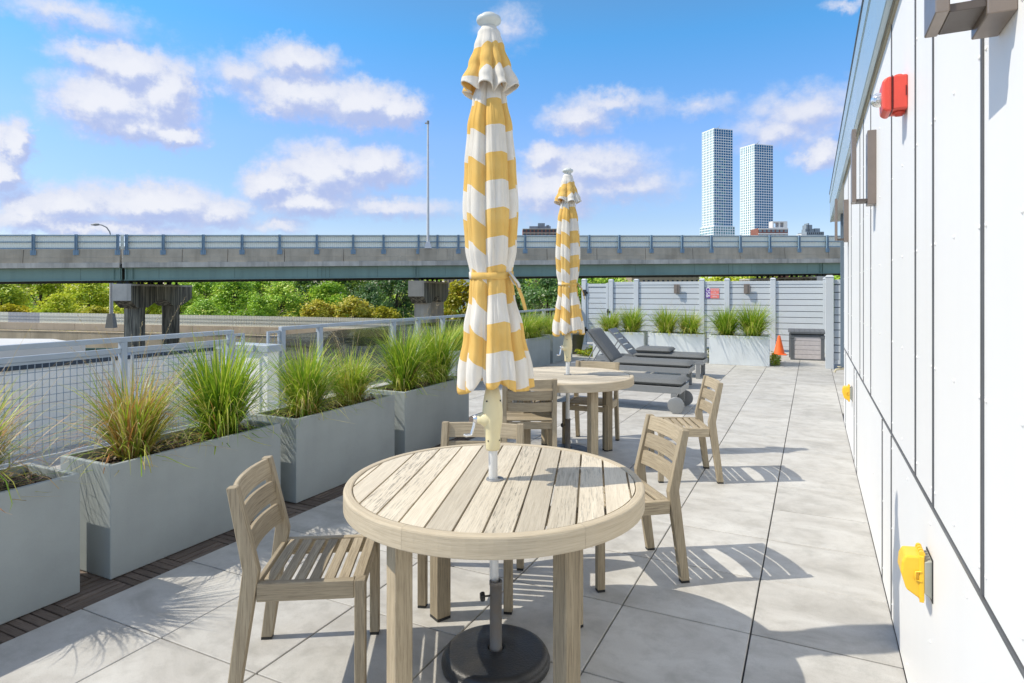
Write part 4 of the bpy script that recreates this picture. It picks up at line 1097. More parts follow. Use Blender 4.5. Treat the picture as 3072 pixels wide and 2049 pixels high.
# ================================================================== DECK BOX AND CONE
BX = thing('deck_box', 'grey plastic deck storage box with dark ribbed lid against the fence', 'storage box', (-.452, 15.52, 0), RAD(5))
w_, d_, h_ = .70, .58, .60
b = MB()
for q in range(5): b.box(.06, w_-.06, .012, d_-.012, .03+.103*q, .03+.103*(q+1)-.007)
b.build('body_panel', M['box_grey'], BX, bevel=.003)
b = MB()
for x in (0, w_-.075):
    for y in (0, d_-.075): b.box(x, x+.075, y, y+.075, 0, h_-.03)
b.box(.0755, w_-.0755, .004, d_-.004, .0, .029); b.box(.0755, w_-.0755, .004, d_-.004, h_-.075, h_-.028); b.box(.09, w_-.09, .0145, d_-.0145, .03, h_-.08); b.box(-.008, .083, -.008, .06, h_-.11, h_-.032); b.box(w_-.083, w_+.008, -.008, .06, h_-.11, h_-.032)
b.build('corner_posts', M['box_dark'], BX, bevel=.004)
b = MB(); b.box(.01, w_-.01, .012, d_-.01, h_-.027, h_-.001); b.build('lid_gap', M['black_pl'], BX)
b = MB()
for q in range(7):
    x0, x1 = -.02+(w_+.04)*q/7+.002, -.02+(w_+.04)*(q+1)/7-.002
    b.prism([(-.03, h_), (d_+.02, h_), (d_+.02, h_+.085), (d_*.5, h_+.10), (.02, h_+.065), (-.03, h_+.045)], x0, x1, 0)
b.box(-.015, w_+.015, -.024, d_+.015, h_+.001, h_+.04)
b.build('lid', M['box_dark'], BX, bevel=.003)
CN = thing('traffic_cone', 'small orange traffic cone standing between the planter and the storage box', 'cone', (-.74, 16.65, 0), RAD(5))
b = MB(); b.box(-.165, .165, -.165, .165, 0, .025); b.build('cone_base', M['cone'], CN, bevel=.012, seg=2)
b = MB(); b.lathe([(.13, .0255), (.125, .04), (.03, .455), (.026, .47), (.014, .47), (.012, .44)], 28); b.build('cone_body', M['cone'], CN)
# ================================================================== HIGHWAY OVERPASS
BA = RAD(35.21); BO = Vector((-53.067, 24.287, 0)); GR_ = .01352
def BM(): 
    """bridge frame: x along the bridge, y away from the deck, z up with the road's slope"""
    R_ = Matrix.Rotation(BA, 4, 'Z'); Sh = Matrix.Identity(4); Sh[2][0] = GR_
    return Matrix.Translation(BO) @ R_ @ Sh
BMX = BM(); S0, S1, SJ = -45., 130., 8.12
ZF, ZP, ZL, ZB, ZG = 5.683, 4.57, 3.60, 3.215, 2.272
OP = thing('highway_overpass', 'concrete and teal steel highway overpass with pale fence panels crossing behind the deck', 'overpass')
spans = [(S0, SJ-.10), (SJ+.10, S1)]
b = MB(71)
for a, c in spans:
    b.box(a, c, .25, .29, ZG+.03, ZB-.06, BMX); b.box(a, c, .06, .48, ZG-.02, ZG+.03, BMX); b.box(a, c, .10, .44, ZB-.06, ZB-.02, BMX)
    s = a if a > 0 else c
    for e in (.12, .55): 
        x = a+e if a > 0 else c-e
        b.box(x-.03, x+.03, .12, .25, ZG+.03, ZB-.06, BMX)
for s in (29.85, 66.0):
    for e in (-.12, .12): b.box(s+e-.03, s+e+.03, .12, .25, ZG+.03, ZB-.06, BMX)
b.build('girder', M['girder'], OP)
b = MB(72)
for s in [-38+5.4*q for q in range(31)]:
    if abs(s-SJ) < 1.2: continue
    for q in range(11): 
        z = ZG+.08+q*.078; b.box(s-.014, s+.014, .235, .2505, z, z+.03, BMX)
for s in (22.2, 22.5, 22.8, 23.1, 57.0, 57.4):
    for q in range(11):
        z = ZG+.08+q*.078; b.box(s-.016, s+.016, .235, .2505, z, z+.035, BMX)
b.build('rivets', M['girder_in'], OP)
for d in (2.2, 4.2, 6.2, 8.2, 10.2):
    b = MB()
    for a, c in spans: b.box(a, c, d, d+.05, ZG, ZB-.06, BMX); b.box(a, c, d-.2, d+.25, ZG-.03, ZG-.001, BMX)
    b.build('inner_girder', M['girder_in'], OP)
b = MB()
for s in [-40+5.6*q for q in range(30)]: b.box(s, s+.08, .30, 10.1, ZG+.15, ZG+.5, BMX)
b.build('cross_bracing', M['girder_in'], OP)
b = MB()
for a, c in spans: b.box(a, c, -.02, 11.2, ZB-.015, ZB+.3, BMX)
b.build('road_slab', M['girder_in'], OP)
b = MB()
for a, c in spans: b.box(a, c, .30, 10.55, ZB+.31, ZB+.33, BMX)
b.build('road_surface', M['roof_side'], OP)
b = MB(73)
jn = [-31, -24.5, -18.5, -12, -6, 1.55, SJ, 12.35, 15.6, 19.75, 24.2, 28.6, 32.8, 36.4, 40.6, 44.9, 49.2, 53.5, 57.9, 62.2, 66.5, 72, 78, 84, 90, 97, 104, 111, 118]
ed = [S0]+jn+[S1]
for a, c in zip(ed, ed[1:]):
    ga = .10 if abs(a-SJ) < .01 else .02; gc = .10 if abs(c-SJ) < .01 else .02
    P_ = [(-.12, ZL-.05), (.26, ZL-.05), (.26, ZP), (-.02, ZP), (-.06, ZL+.35)]
    b.hexa([(a+ga, -.12, ZL-.02), (c-gc, -.12, ZL-.02), (c-gc, .28, ZL-.02), (a+ga, .28, ZL-.02), (a+ga, -.10, ZL+.36), (c-gc, -.10, ZL+.36), (c-gc, .28, ZL+.36), (a+ga, .28, ZL+.36)], BMX)
    b.hexa([(a+ga, -.085, ZL+.365), (c-gc, -.085, ZL+.365), (c-gc, .27, ZL+.365), (a+ga, .27, ZL+.365), (a+ga, -.03, ZP), (c-gc, -.03, ZP), (c-gc, .26, ZP), (a+ga, .26, ZP)], BMX)
b.box(30.1, 32.3, -.16, -.123, ZL, ZP-.02, BMX)
b.build('parapet', M['concrete'], OP)
b = MB()
for a, c in spans: b.box(a, c, -.20, .2, ZB-.01, ZL-.022, BMX)
b.build('deck_ledge', M['deck_edge'], OP)
b = MB(); b.box(S0, S1, 10.6, 11.0, ZB, ZP, BMX); b.box(S0, S1, 10.8, 10.86, ZP+.03, ZF-.1, BMX); b.build('far_parapet', M['concrete'], OP)
# pale corrugated fence on the parapet
b = MB(); s = S0; pitch = .15
for a, c in ((S0, SJ-.28), (SJ-.14, SJ+.10), (SJ+.24, S1)):
    n = int((c-a)/pitch*2); k0 = len(b.v)
    for i in range(n+1):
        x = a+(c-a)*i/n; dy = .10+(.016 if i % 2 else 0)
        for z in (ZP+.04, ZF): b.v.append(tuple(BMX @ Vector((x, dy, z))))
    for i in range(n): b.face([k0+2*i, k0+2*i+2, k0+2*i+3, k0+2*i+1])
o_ = b.build('fence_panel', M['panel_pale'], OP); so = o_.modifiers.new('thick', 'SOLIDIFY'); so.thickness = .012
for z in (ZP+.05, ZP+.52, ZF-.12):
    b = MB()
    for a, c in spans: b.box(a+.02, c-.02, .015, .085, z, z+.07, BMX)
    b.build('fence_rail', M['blue_steel'], OP)
pps = [-41.4, -38.6, -35.8, -33, -30.2, -27.4, -24.6, -21.8, -19, -16.2, -13.4, -10.6, -7.8, -5, -2.2, .6-.1, 2.22, 5.06, 7.88, 8.48, 11.02, 13.85, 16.64, 19.4, 22.17, 24.94, 27.29, 30.05, 31.55, 33.24, 35.84, 38.75, 41.5, 44.23, 46.87, 49.72, 52.51, 55.22, 57.94, 60.75, 63.59, 66.36, 69.1, 71.9, 74.7, 77.5]
for s in pps:
    if s == .5: continue
    b = MB(); b.box(s-.085, s-.065, -.16, .0, ZP-.42, ZF, BMX); b.box(s+.065, s+.085, -.16, .0, ZP-.42, ZF, BMX); b.box(s-.064, s+.064, -.10, -.085, ZP-.42, ZF, BMX)
    f_ = b.build('fence_post', M['blue_steel'], OP)
    if -6 < s < 70:
        b = MB(); b.box(s-.19, s+.19, -.13, -.105, ZP-.42, ZP-.06, BMX); b.build('base_plate', M['blue_steel'], f_)
# piers
GZ0 = -6.0
def pier(s, label, ang=0., L=13.2, cols=(2.2, 9.6)):
    z0 = GR_*s
    r = thing('bridge_pier', label, 'bridge pier', BO+Vector((cos(BA)*s, sin(BA)*s, z0)), BA+ang)
    tw = .62; b = MB(81); ct, cb_, hb = 1.84, .75, .16
    # cap with tapered underside between the columns
    pf = [(0, ct), (0, cb_)]
    for c in cols: pf += [(c-1.15, hb) if c > cols[0] else (c-1.05, hb), (c+1.0, hb)] + ([((cols[0]+cols[1])/2-.8, cb_-.02), ((cols[0]+cols[1])/2+.8, cb_-.02)] if c == cols[0] else [])
    pf += [(L, cb_), (L, ct)]
    b.prism([(y, z) for y, z in pf], -tw, tw, 0)
    b.build('pier_cap', M['concrete_dk'], r)
    b = MB(82)
    for y in (0.0,): b.box(-tw-.02, tw+.02, -.03, -.001, cb_-.02, ct, None)
    b.box(-tw-.03, tw+.03, -.035, L+.02, ct+.001, ct+.16, None)
    b.build('cap_ledge', M['deck_edge'] if ang == 0 else M['concrete'], r)
    for c in cols:
        b = MB(83); h = .86; q = .25; w2 = .58
        poly = [(-w2+q, c-h), (w2-q, c-h), (w2, c-h+q*1.6), (w2, c+h-q*1.6), (w2-q, c+h), (-w2+q, c+h), (-w2, c+h-q*1.6), (-w2, c-h+q*1.6)]
        b.prism(poly, GZ0-z0, hb-.001, 2); b.build('column', M['concrete_dk'] if ang == 0 else M['concrete'], r)
    for d in (.27, 2.2, 4.2, 6.2, 8.2, 10.2):
        b = MB(); 
        for e in ((-.26, .26) if ang == 0 else (0,)):
            b.box(e-.18, e+.18, d-.12, d+.22, ct+.162, ct+.22); b.box(e-.09, e+.09, d-.02, d+.12, ct+.221, ZG-.035+.0); 
        b.build('bearing', M['girder_in'], r)
    return r
pier(8.12, 'stained concrete pier on two columns at the left under the overpass joint')
pier(29.85, 'grey concrete pier left of the near umbrella under the overpass', RAD(-14), 10.8, (2.2, 8.2))
pier(66.0, 'concrete pier top showing over the right end of the fence')

# tall mast on the parapet and the street lamp behind the overpass
TP = thing('tall_mast', 'tall slender white mast on the overpass parapet left of the near umbrella', 'pole', (-27.875, 41.998, 0))
b = MB(); b.tube([(0, 0, 5.4), (0, 0, 15.2)], [.115, .075], 12); b.build('shaft', M['lampmetal'], TP)
b = MB(); b.hexa([(-.3, -.2, 5.0), (.3, -.2, 5.0), (.3, .2, 5.0), (-.3, .2, 5.0), (-.15, -.13, 5.55), (.15, -.13, 5.55), (.15, .13, 5.55), (-.15, .13, 5.55)], rotz(BA)); b.build('mast_base', M['lampmetal'], TP)
b = MB(); b.tube([(0, 0, 15.0), (0, 0, 15.28)], .10, 8); b.box(-.28, 0, -.04, .04, 15.06, 15.16); b.build('mast_head', M['lampdark'], TP)
SL = thing('street_lamp', 'curved arm street lamp rising behind the overpass at the left', 'street lamp', (-61.06, 37.08, 0))
b = MB(); b.tube([(0, 0, -1.9), (0, 0, 6.2), (-.06, -.02, 6.9)], [.17, .12, .1], 10); b.build('shaft', M['lampmetal'], SL)
b = MB(); b.hexa([(-.42, -.3, -2.0), (.42, -.3, -2.0), (.42, .3, -2.0), (-.42, .3, -2.0), (-.25, -.2, -.6), (.25, -.2, -.6), (.25, .2, -.6), (-.25, .2, -.6)], rotz(.4)); b.build('lamp_base', M['lampdark'], SL)
b = MB(); b.tube([(-.06, -.02, 6.9), (-.14, -.07, 7.3), (-.4, -.2, 7.72), (-.8, -.42, 7.95), (-1.15, -.6, 8.0)], .055, 8); b.build('lamp_arm', M['lampdark'], SL)
b = MB(); b.tube([(-1.05, -.54, 8.0), (-1.35, -.7, 8.0), (-1.7, -.9, 7.98)], [.09, .13, .05], 8); b.build('lamp_head', M['lampdark'], SL)

# ================================================================== LOWER RAMP BEHIND THE PIERS
def at(x, y, z):
    """photograph pixel (3072 wide) and distance along the view -> point in the world"""
    c_, s_ = cos(.4513), sin(.4513); a = (x-1536)/1860; u = -(y-873)/1860
    return Vector((c_*a*z-s_*z, s_*a*z+c_*z, 1.57+u*z))
A_, B_, C_ = at(-700, 925, 71), at(0, 936, 67), at(700, 947, 63); D_, E_ = at(1200, 956, 60.2), at(1900, 971, 56.5)
ramp = [A_, B_, C_, D_, E_]
def ribbon(b, off, z0, z1, th, steps=12, corr=0, gaps=None):
    """wall following the ramp line, off = metres towards the deck, th = thickness"""
    pts = []
    for p, q in zip(ramp, ramp[1:]):
        for i in range(steps): pts.append(p.lerp(q, i/steps))
    pts.append(ramp[-1])
    d = (ramp[-1]-ramp[0]); n = Vector((d.y, -d.x, 0)).normalized()
    for p, q in zip(pts, pts[1:]):
        e = (q-p)*.0
        g_ = (q-p).normalized()*.015 if gaps else Vector()
        a, c = p+n*off+g_, q+n*off-g_
        A2, C2 = a-n*th, c-n*th
        z_ = lambda v, z: (v.x, v.y, v.z+z)
        b.hexa([z_(a, z0), z_(c, z0), z_(C2, z0), z_(A2, z0), z_(a, z1), z_(c, z1), z_(C2, z1), z_(A2, z1)])
LB = thing('ramp_barrier', 'tan concrete barrier with pale corrugated screen along the lower ramp', 'barrier')
b = MB(91); ribbon(b, 0, -1.84, -1.09, .3, 6, gaps=1); b.build('barrier_wall', M['concrete_tan'], LB)
b = MB(92); d = (ramp[-1]-ramp[0]); nn_ = Vector((d.y, -d.x, 0)).normalized()
tot = 0; last = None; k0 = 0; pal = []
for p, q in zip(ramp, ramp[1:]):
    L = (q-p).length; n = int(L/.09)
    for i in range(n):
        c = p.lerp(q, i/n)+nn_*(-.1+(.014 if i % 2 else 0)); b.v += [(c.x, c.y, c.z-1.08), (c.x, c.y, c.z)]
n = len(b.v)//2
for i in range(n-1):
    x = (Vector(b.v[2*i])-B_).length if (Vector(b.v[2*i])-B_).dot(C_-B_) > 0 else -1
    b.face([2*i, 2*i+2, 2*i+3, 2*i+1], mi=1 if 1.4 < x < 4.9 else 0)
o_ = b.build('corrugated_screen', [M['panel_pale'], M['panel_grey']], LB); so = o_.modifiers.new('thick', 'SOLIDIFY'); so.thickness = .01
b = MB(); 
for z in (-.35, -.68): ribbon(b, -.055, z, z+.035, .02, 6)
b.build('screen_seam', M['panel_grey'], LB)
RW = thing('retaining_wall', 'grey concrete retaining wall below the tan barrier', 'wall')
b = MB(93); ribbon(b, 1.6, -4.3, -1.86, .35, 5, gaps=1); b.build('wall_face', M['concrete'], RW)
b = MB(94); ribbon(b, 1.64, -1.857, -1.79, .42, 5); b.build('wall_coping', M['concrete_tan'], RW)
b = MB(95); ribbon(b, 1.24, -1.92, -1.88, 1.2, 6); b.build('ramp_surface', M['asphalt'], RW)
# road on the ground between
b = MB(); b.prism([(-80, 10), (40, 55), (34, 62), (-84, 18)], -5.99, -5.95, 2); struct(b.build('road', M['asphalt']))
# dark green hoarding by the neighbouring roof
HB = thing('green_hoarding', 'dark green hoarding panel under the retaining wall by the pale roof', 'hoarding')
b = MB(); p0, p1 = at(256, 1047, 40), at(470, 1047, 41); b.hexa([(p0.x, p0.y, -6), (p1.x, p1.y, -6), (p1.x-.1, p1.y+.2, -6), (p0.x-.1, p0.y+.2, -6), (p0.x, p0.y, p0.z), (p1.x, p1.y, p1.z), (p1.x-.1, p1.y+.2, p1.z), (p0.x-.1, p0.y+.2, p0.z)]); b.build('hoarding_board', M['dkgreen'], HB)
b = MB(); b.tube([(p0.x, p0.y, p0.z+.02), (p1.x, p1.y, p1.z+.02)], .06, 6); b.build('hoarding_cap', M['dkgreen'], HB)

# ================================================================== TREES AND WOODED SLOPE
def tree_mesh(seed, h, rad_, leaves, mt, leaf=.26, trunk_r=.22, low=.25):
    rg = random.Random(seed)
    r = thing('tree', 'tree', 'tree')
    b = MB(seed); fork = h*rg.uniform(.28, .4)
    b.tube([(0, 0, -.3), (rg.uniform(-.2, .2), rg.uniform(-.2, .2), fork), (rg.uniform(-.4, .4), rg.uniform(-.4, .4), h*.9)], [trunk_r, trunk_r*.75, trunk_r*.15], 8, caps=False)
    clumps = []
    for q in range(34):
        a = rg.uniform(0, 6.28); zz = rg.uniform(low, 1.); env = math.sin(pi*min(1, max(.04, (zz-low+.12)/(1.12-low))))**.7
        rr = rad_*env*rg.uniform(.35, 1.0); c = Vector((rr*cos(a), rr*sin(a), h*zz*.96))
        clumps.append((c, rg.uniform(.13, .36)*rad_, rg.uniform(-.25, .25)))
        if q % 2 == 0:
            b.tube([(0, 0, max(fork*.8, c.z*.55)), tuple(c.lerp(Vector((0, 0, c.z*.6)), .45)+Vector((0, 0, .3))), tuple(c)], [trunk_r*.4, trunk_r*.22, .03], 5, caps=False)
    b.build('trunk', M['bark'], r)
    b = MB(seed+1)
    for q in range(leaves):
        c, s, tone = clumps[int(rg.random()*len(clumps))]
        d = Vector((rg.gauss(0, 1), rg.gauss(0, 1), rg.gauss(0, .8))); d = d.normalized()*s*rg.random()**.45*1.5
        p = c+d; p.z = max(p.z, .3)
        n = (d.normalized()*.6+Vector((-.55, -.4, .75))+Vector((rg.gauss(0, .6), rg.gauss(0, .6), rg.gauss(0, .6)))).normalized(); t1 = n.orthogonal().normalized(); t1.rotate(Matrix.Rotation(rg.uniform(0, 6.28), 3, n)); t2 = n.cross(t1)
        l = leaf*rg.uniform(.55, 1.3); k0 = len(b.v)
        b.v += [tuple(p-t1*l), tuple(p-t2*l*.55), tuple(p+t1*l), tuple(p+t2*l*.55)]
        b.face([k0, k0+1, k0+2, k0+3], r=min(1, max(0, .45+tone+rg.gauss(0, .2))))
    b.build('crown', mt, r); return r
NLF = 7500
protos = {'yg': tree_mesh(101, 12.5, 4.4, NLF, M['leaf_yg'], .24), 'g': tree_mesh(102, 13., 4.0, NLF, M['leaf_g'], .23), 'g2': tree_mesh(105, 12., 3.3, NLF, M['leaf_g'], .2),
          'dk': tree_mesh(103, 14.5, 4.8, NLF, M['leaf_dk'], .26), 'or': tree_mesh(104, 8.5, 3.6, NLF, M['leaf_or'], .22, low=.12)}
used = set()
KIND = {'yg': 'olive and yellow leaved', 'g': 'bright green', 'g2': 'narrow fresh green', 'dk': 'dark green', 'or': 'golden brown leaved'}
def plant(kind, px, dist, zt, label, sc=1.):
    """crown top at height zt; foot on the low ground"""
    p = at(px, 873, dist); base = -6.0
    h = {'yg': 12.5, 'g': 13., 'g2': 12., 'dk': 14.5, 'or': 8.5}[kind]; s = (zt-base)/h
    rg = random.Random(int(px)*7+int(dist))
    if kind not in used:
        o = protos[kind]; used.add(kind)
    else: o = copy_tree(protos[kind])
    o.location = (p.x, p.y, base); o.rotation_euler = (0, 0, rg.uniform(-.7, .7)); fl = rg.choice((-1, 1)); o.scale = (s*sc*1.2, s*sc*1.2, s)
    o['label'] = label; o['group'] = 'trees beyond the ramp'
for kd, px, ds, zt, lb, sc in (
    # low front row right behind the screen
    ('or', 40, 74, -.1, 'low golden shrub tree at the far left behind the screen', 1.1), ('yg', 175, 75, .9, 'low olive tree between the left edge and the street lamp', 1.1), ('or', 300, 73, -.3, 'low golden shrub tree by the foot of the street lamp', 1.),
    ('yg', -90, 76, .7, 'low olive tree at the very left edge of the picture', 1.1), ('g2', 610, 76, .5, 'low green tree right of the stained pier', 1.2), ('g', 770, 78, .8, 'low green tree in the middle of the green row', 1.),
    ('or', 965, 79, .3, 'golden shrub tree left of the grey pier, first of three', 1.1), ('or', 1065, 80, .7, 'golden shrub tree left of the grey pier, middle of three', 1.1), ('or', 1155, 80, -.5, 'golden shrub tree left of the grey pier, last of three', 1.),
    # middle row
    ('yg', -10, 85, 3.4, 'olive leaved tree rising behind the far left shrubs', 1.05), ('yg', 265, 86, 3.2, 'yellowish tree with visible limbs just left of the street lamp', 1.05), ('yg', 430, 84, 2.6, 'olive tree showing between the two columns of the stained pier', .9),
    ('g', 540, 89, 3.0, 'bright green tree just right of the stained pier', 1.), ('g2', 700, 90, 3.4, 'fresh green tree with upright twigs, middle of the green row', 1.25), ('g', 850, 92, 3.2, 'leafy green tree before the dark wooded patch', 1.),
    ('g2', 985, 93, 2.8, 'fresh green tree behind the golden shrubs', 1.3), ('dk', 1110, 95, 2.6, 'dark tree between the golden shrubs and the grey pier', .9),
    # back row
    ('yg', 120, 100, 6.0, 'tall olive tree between the left edge and the street lamp', 1.1), ('yg', -180, 98, 5.6, 'tall olive tree cut by the left edge of the picture', 1.1), ('yg', 390, 101, 6.2, 'tall olive tree behind the stained pier', 1.), ('g', 620, 104, 6.2, 'tall bright green tree right of the stained pier', 1.05),
    ('g', 790, 106, 6.4, 'tall green tree in the middle of the row', 1.05), ('dk', 930, 108, 6.6, 'dark tree above the green row left of the grey pier', 1.), ('dk', 1060, 110, 6.4, 'dark tree behind the golden shrubs', 1.), ('dk', 1190, 106, 6.2, 'dark tree touching the left side of the grey pier', 1.),
    ('or', 1395, 66, 2.6, 'golden tree between the grey pier and the near umbrella', .9), ('g', 1345, 80, .6, 'green bush tree behind the golden tree by the near umbrella', .9),
    ('dk', 1640, 76, 3.4, 'dark green tree between the two umbrellas', .95), ('dk', 1530, 90, 5.6, 'dark tree right beside the near umbrella', 1.), ('g', 1745, 80, 5.4, 'green tree right behind the far umbrella', .95),
    ('g', 1835, 96, 4.6, 'green tree top just over the gate', 1.1), ('yg', 2165, 98, 4.2, 'yellowish tree top over the fence notice', 1.2), ('yg', 2255, 95, 5.2, 'yellowish tree top right of the notice', 1.1), ('g', 2490, 92, 5.0, 'green tree top over the right end of the fence', 1.1),
    ('g2', 2390, 86, 3.6, 'thin green tree top under the bridge bearings', .8)):
    plant(kd, px, ds, zt, lb, sc)
# wooded slope far behind, one mass
b = MB(111); rg = b.rng; nx, ny = 60, 8
def slope_pt(i, j):
    px = -900+4600*i/nx; d_ = 118+14*j; p = at(px, 873, d_)
    return (p.x, p.y, -6+9.0*min(1, j/3.)*(.9+.12*sin(i*.7)+.08*sin(i*1.9)))
for j in range(ny+1):
    for i in range(nx+1): b.v.append(slope_pt(i, j))
for j in range(ny):
    for i in range(nx): a = j*(nx+1)+i; b.face([a, a+1, a+nx+2, a+nx+1], sm=True)
struct(b.build('hillside', M['hill']))
b = MB(112)
for q in range(26000):
    px = rg.uniform(-900, 3300); d_ = rg.uniform(114, 140); p = at(px, 873, d_); f = (d_-114)/26
    zt = -5+9.0*min(1, f*1.3)+rg.random()**2*3.0*(1+.5*sin(px*.02)+.4*sin(px*.047+d_))
    c = Vector((p.x, p.y, zt)); n = Vector((rg.gauss(0, .7)-.7, rg.gauss(0, .7)-.6, rg.gauss(0, .7)+.8)).normalized(); t1 = n.orthogonal().normalized(); t2 = n.cross(t1); l = rg.uniform(.25, .65); k0 = len(b.v)
    b.v += [tuple(c-t1*l), tuple(c-t2*l*.6), tuple(c+t1*l), tuple(c+t2*l*.6)]; b.face([k0, k0+1, k0+2, k0+3], r=min(1, max(0, .4+.35*sin(px*.021+1)+rg.gauss(0, .2))))
tag(b.build('far_woodland', M['leaf_g']), 'dense green woodland on the slope behind the ramp', 'woodland', kind='stuff')

# ================================================================== FAR BUILDINGS
def tower(name, label, px0, pxc, px1, ytop, dist, nl, nr, floors, setback=None, group=None):
    """square tower: left face from px0 to pxc, right face pxc to px1, near corner at distance dist"""
    c = at(pxc, ytop, dist); H_ = c.z; 
    l = at(px0, 873, dist*1.030); r_ = at(px1, 873, dist*1.010)
    base = Vector((c.x, c.y, 0)); vl = Vector((l.x, l.y, 0))-base; vr = Vector((r_.x, r_.y, 0))-base
    T_ = thing(name, label, 'skyscraper', (c.x, c.y, 0))
    b = MB(121); b.v = [(0, 0, -6), (*vr.xy, -6), (*(vl+vr).xy, -6), (*vl.xy, -6), (0, 0, H_), (*vr.xy, H_), (*(vl+vr).xy, H_), (*vl.xy, H_)]
    for q in ((4, 5, 6, 7), (0, 1, 5, 4), (1, 2, 6, 5), (2, 3, 7, 6), (3, 0, 4, 7)): b.face(list(q))
    b.build('facade', M['tower_w'], T_)
    count = 0; rest = MB(122); rest_g = rest
    fh = (H_-60)/floors
    for fl in range(floors):
        side_n = 1; zt = H_-1.2-fl*fh; tall = .84 if fl < 2 else (.70 if side_n else .6)
        for side, (v, n) in enumerate(((vl, nl), (vr, nr))):
            nrm = Vector((v.y, -v.x, 0)).normalized()*(.15 if side else -.15)
            for q in range(n):
                u0, u1 = (q+.12)/n, (q+.12+(.76 if side else .46))/n
                a, e = v*u0+nrm, v*u1+nrm; z1 = zt; z0 = zt-fh*tall
                b = rest if count >= 96 else MB(123+count)
                k0 = len(b.v); b.v += [(a.x, a.y, z0), (e.x, e.y, z0), (e.x, e.y, z1), (a.x, a.y, z1)]
                refl = side == 0 or (setback and fl > 10 and (q+fl*3) % 5 < 2 and q < 5)
                b.face([k0, k0+1, k0+2, k0+3], r=rest.rng.random()*(1 if refl else .35), mi=1 if refl else 0)
                if b is not rest: b.build('window', [M['tower_glass'], M['tower_glass_lit']], T_)
                count += 1
    rest.build('lower_windows', [M['tower_glass'], M['tower_glass_lit']], T_, kind='stuff')
    b = MB(); m_ = (vl+vr)*.4; b.box(m_.x-3, m_.x+3, m_.y-3, m_.y+3, H_, H_+2.5); b.tube([(m_.x, m_.y, H_+2), (m_.x+4, m_.y, H_+6)], .3, 5); b.build('roof_plant', M['bgrey'], T_)
    if setback:
        b = MB(125); hh = at(0, 690, dist).z
        for (o1, o2, z1) in setback: 
            bb = Vector((0, 0, 0))-vl*.02-vr*.02
            p = [(-(vr.x)*.04-vl.x*.04, -(vr.y)*.04-vl.y*.04)]
        b = MB(126); sc_ = 1.14; cc_ = (vl+vr)*.5
        pts = [cc_+(q-cc_)*sc_ for q in (Vector((0, 0, 0)), vr, vl+vr, vl)]
        z1 = 1.57+195/1860*dist; b.v = [(p.x, p.y, -6) for p in pts]+[(p.x, p.y, z1) for p in pts]
        for q in ((4, 5, 6, 7), (0, 1, 5, 4), (1, 2, 6, 5), (2, 3, 7, 6), (3, 0, 4, 7)): b.face(list(q))
        b.build('podium', M['tower_w'], T_)
        b = MB(127)
        for fl in range(4):
            zt = z1-1-fl*fh
            for v0, v1, n, sg in ((pts[0], pts[3], nl+1, -1), (pts[0], pts[1], nr+1, 1)):
                v = v1-v0; nrm = Vector((v.y, -v.x, 0)).normalized()*.15*sg
                for q in range(n):
                    a, e = v0+v*((q+.17)/n)+nrm, v0+v*((q+.8)/n)+nrm; k0 = len(b.v); b.v += [(a.x, a.y, zt-fh*.66), (e.x, e.y, zt-fh*.66), (e.x, e.y, zt), (a.x, a.y, zt)]; b.face([k0, k0+1, k0+2, k0+3], r=b.rng.random(), mi=1)
        b.build('podium_windows', [M['tower_glass'], M['tower_glass_lit']], T_)
    return T_
tower('skyscraper', 'taller white gridded skyscraper on the left of the pair', 2106, 2142, 2198, 384, 800, 8, 8, 45, setback=[(1, 1, 1)], group=None)
tower('skyscraper', 'shorter white gridded skyscraper on the right of the pair', 2220, 2264, 2319, 431, 850, 8, 8, 41)

def block(name, label, px0, px1, ytop, dist, m, rows, cols, ybot=None, extra=None, cat='building', wm=None, depth=14, wh=.5, ww=.5):
    a, c = at(px0, ytop, dist), at(px1, ytop, dist); H_ = a.z; v = Vector((c.x-a.x, c.y-a.y, 0)); n = Vector((-v.y, v.x, 0)).normalized()
    T_ = thing(name, label, cat, (a.x, a.y, 0)); b = MB(131); k = n*depth
    P_ = [Vector((0, 0, 0)), v, v+k, k]; b.v = [(p.x, p.y, -6) for p in P_]+[(p.x, p.y, H_) for p in P_]
    for q in ((4, 5, 6, 7), (0, 1, 5, 4), (1, 2, 6, 5), (2, 3, 7, 6), (3, 0, 4, 7)): b.face(list(q))
    b.build('walls', m, T_)
    zb = at(0, ybot, dist).z if ybot else -5; fh = (H_-zb)/rows
    for i in range(rows):
        for q in range(cols):
            u0 = (q+.5-ww/2)/cols; u1 = (q+.5+ww/2)/cols; z1 = H_-fh*(i+.5-wh/2); z0 = H_-fh*(i+.5+wh/2)
            A2, C2 = v*u0-n*.06, v*u1-n*.06; b = MB(); b.v = [(A2.x, A2.y, z0), (C2.x, C2.y, z0), (C2.x, C2.y, z1), (A2.x, A2.y, z1)]; b.face([0, 1, 2, 3]); b.build('window', wm or M['pane_dark'], T_)
    return T_, v, n, H_, fh
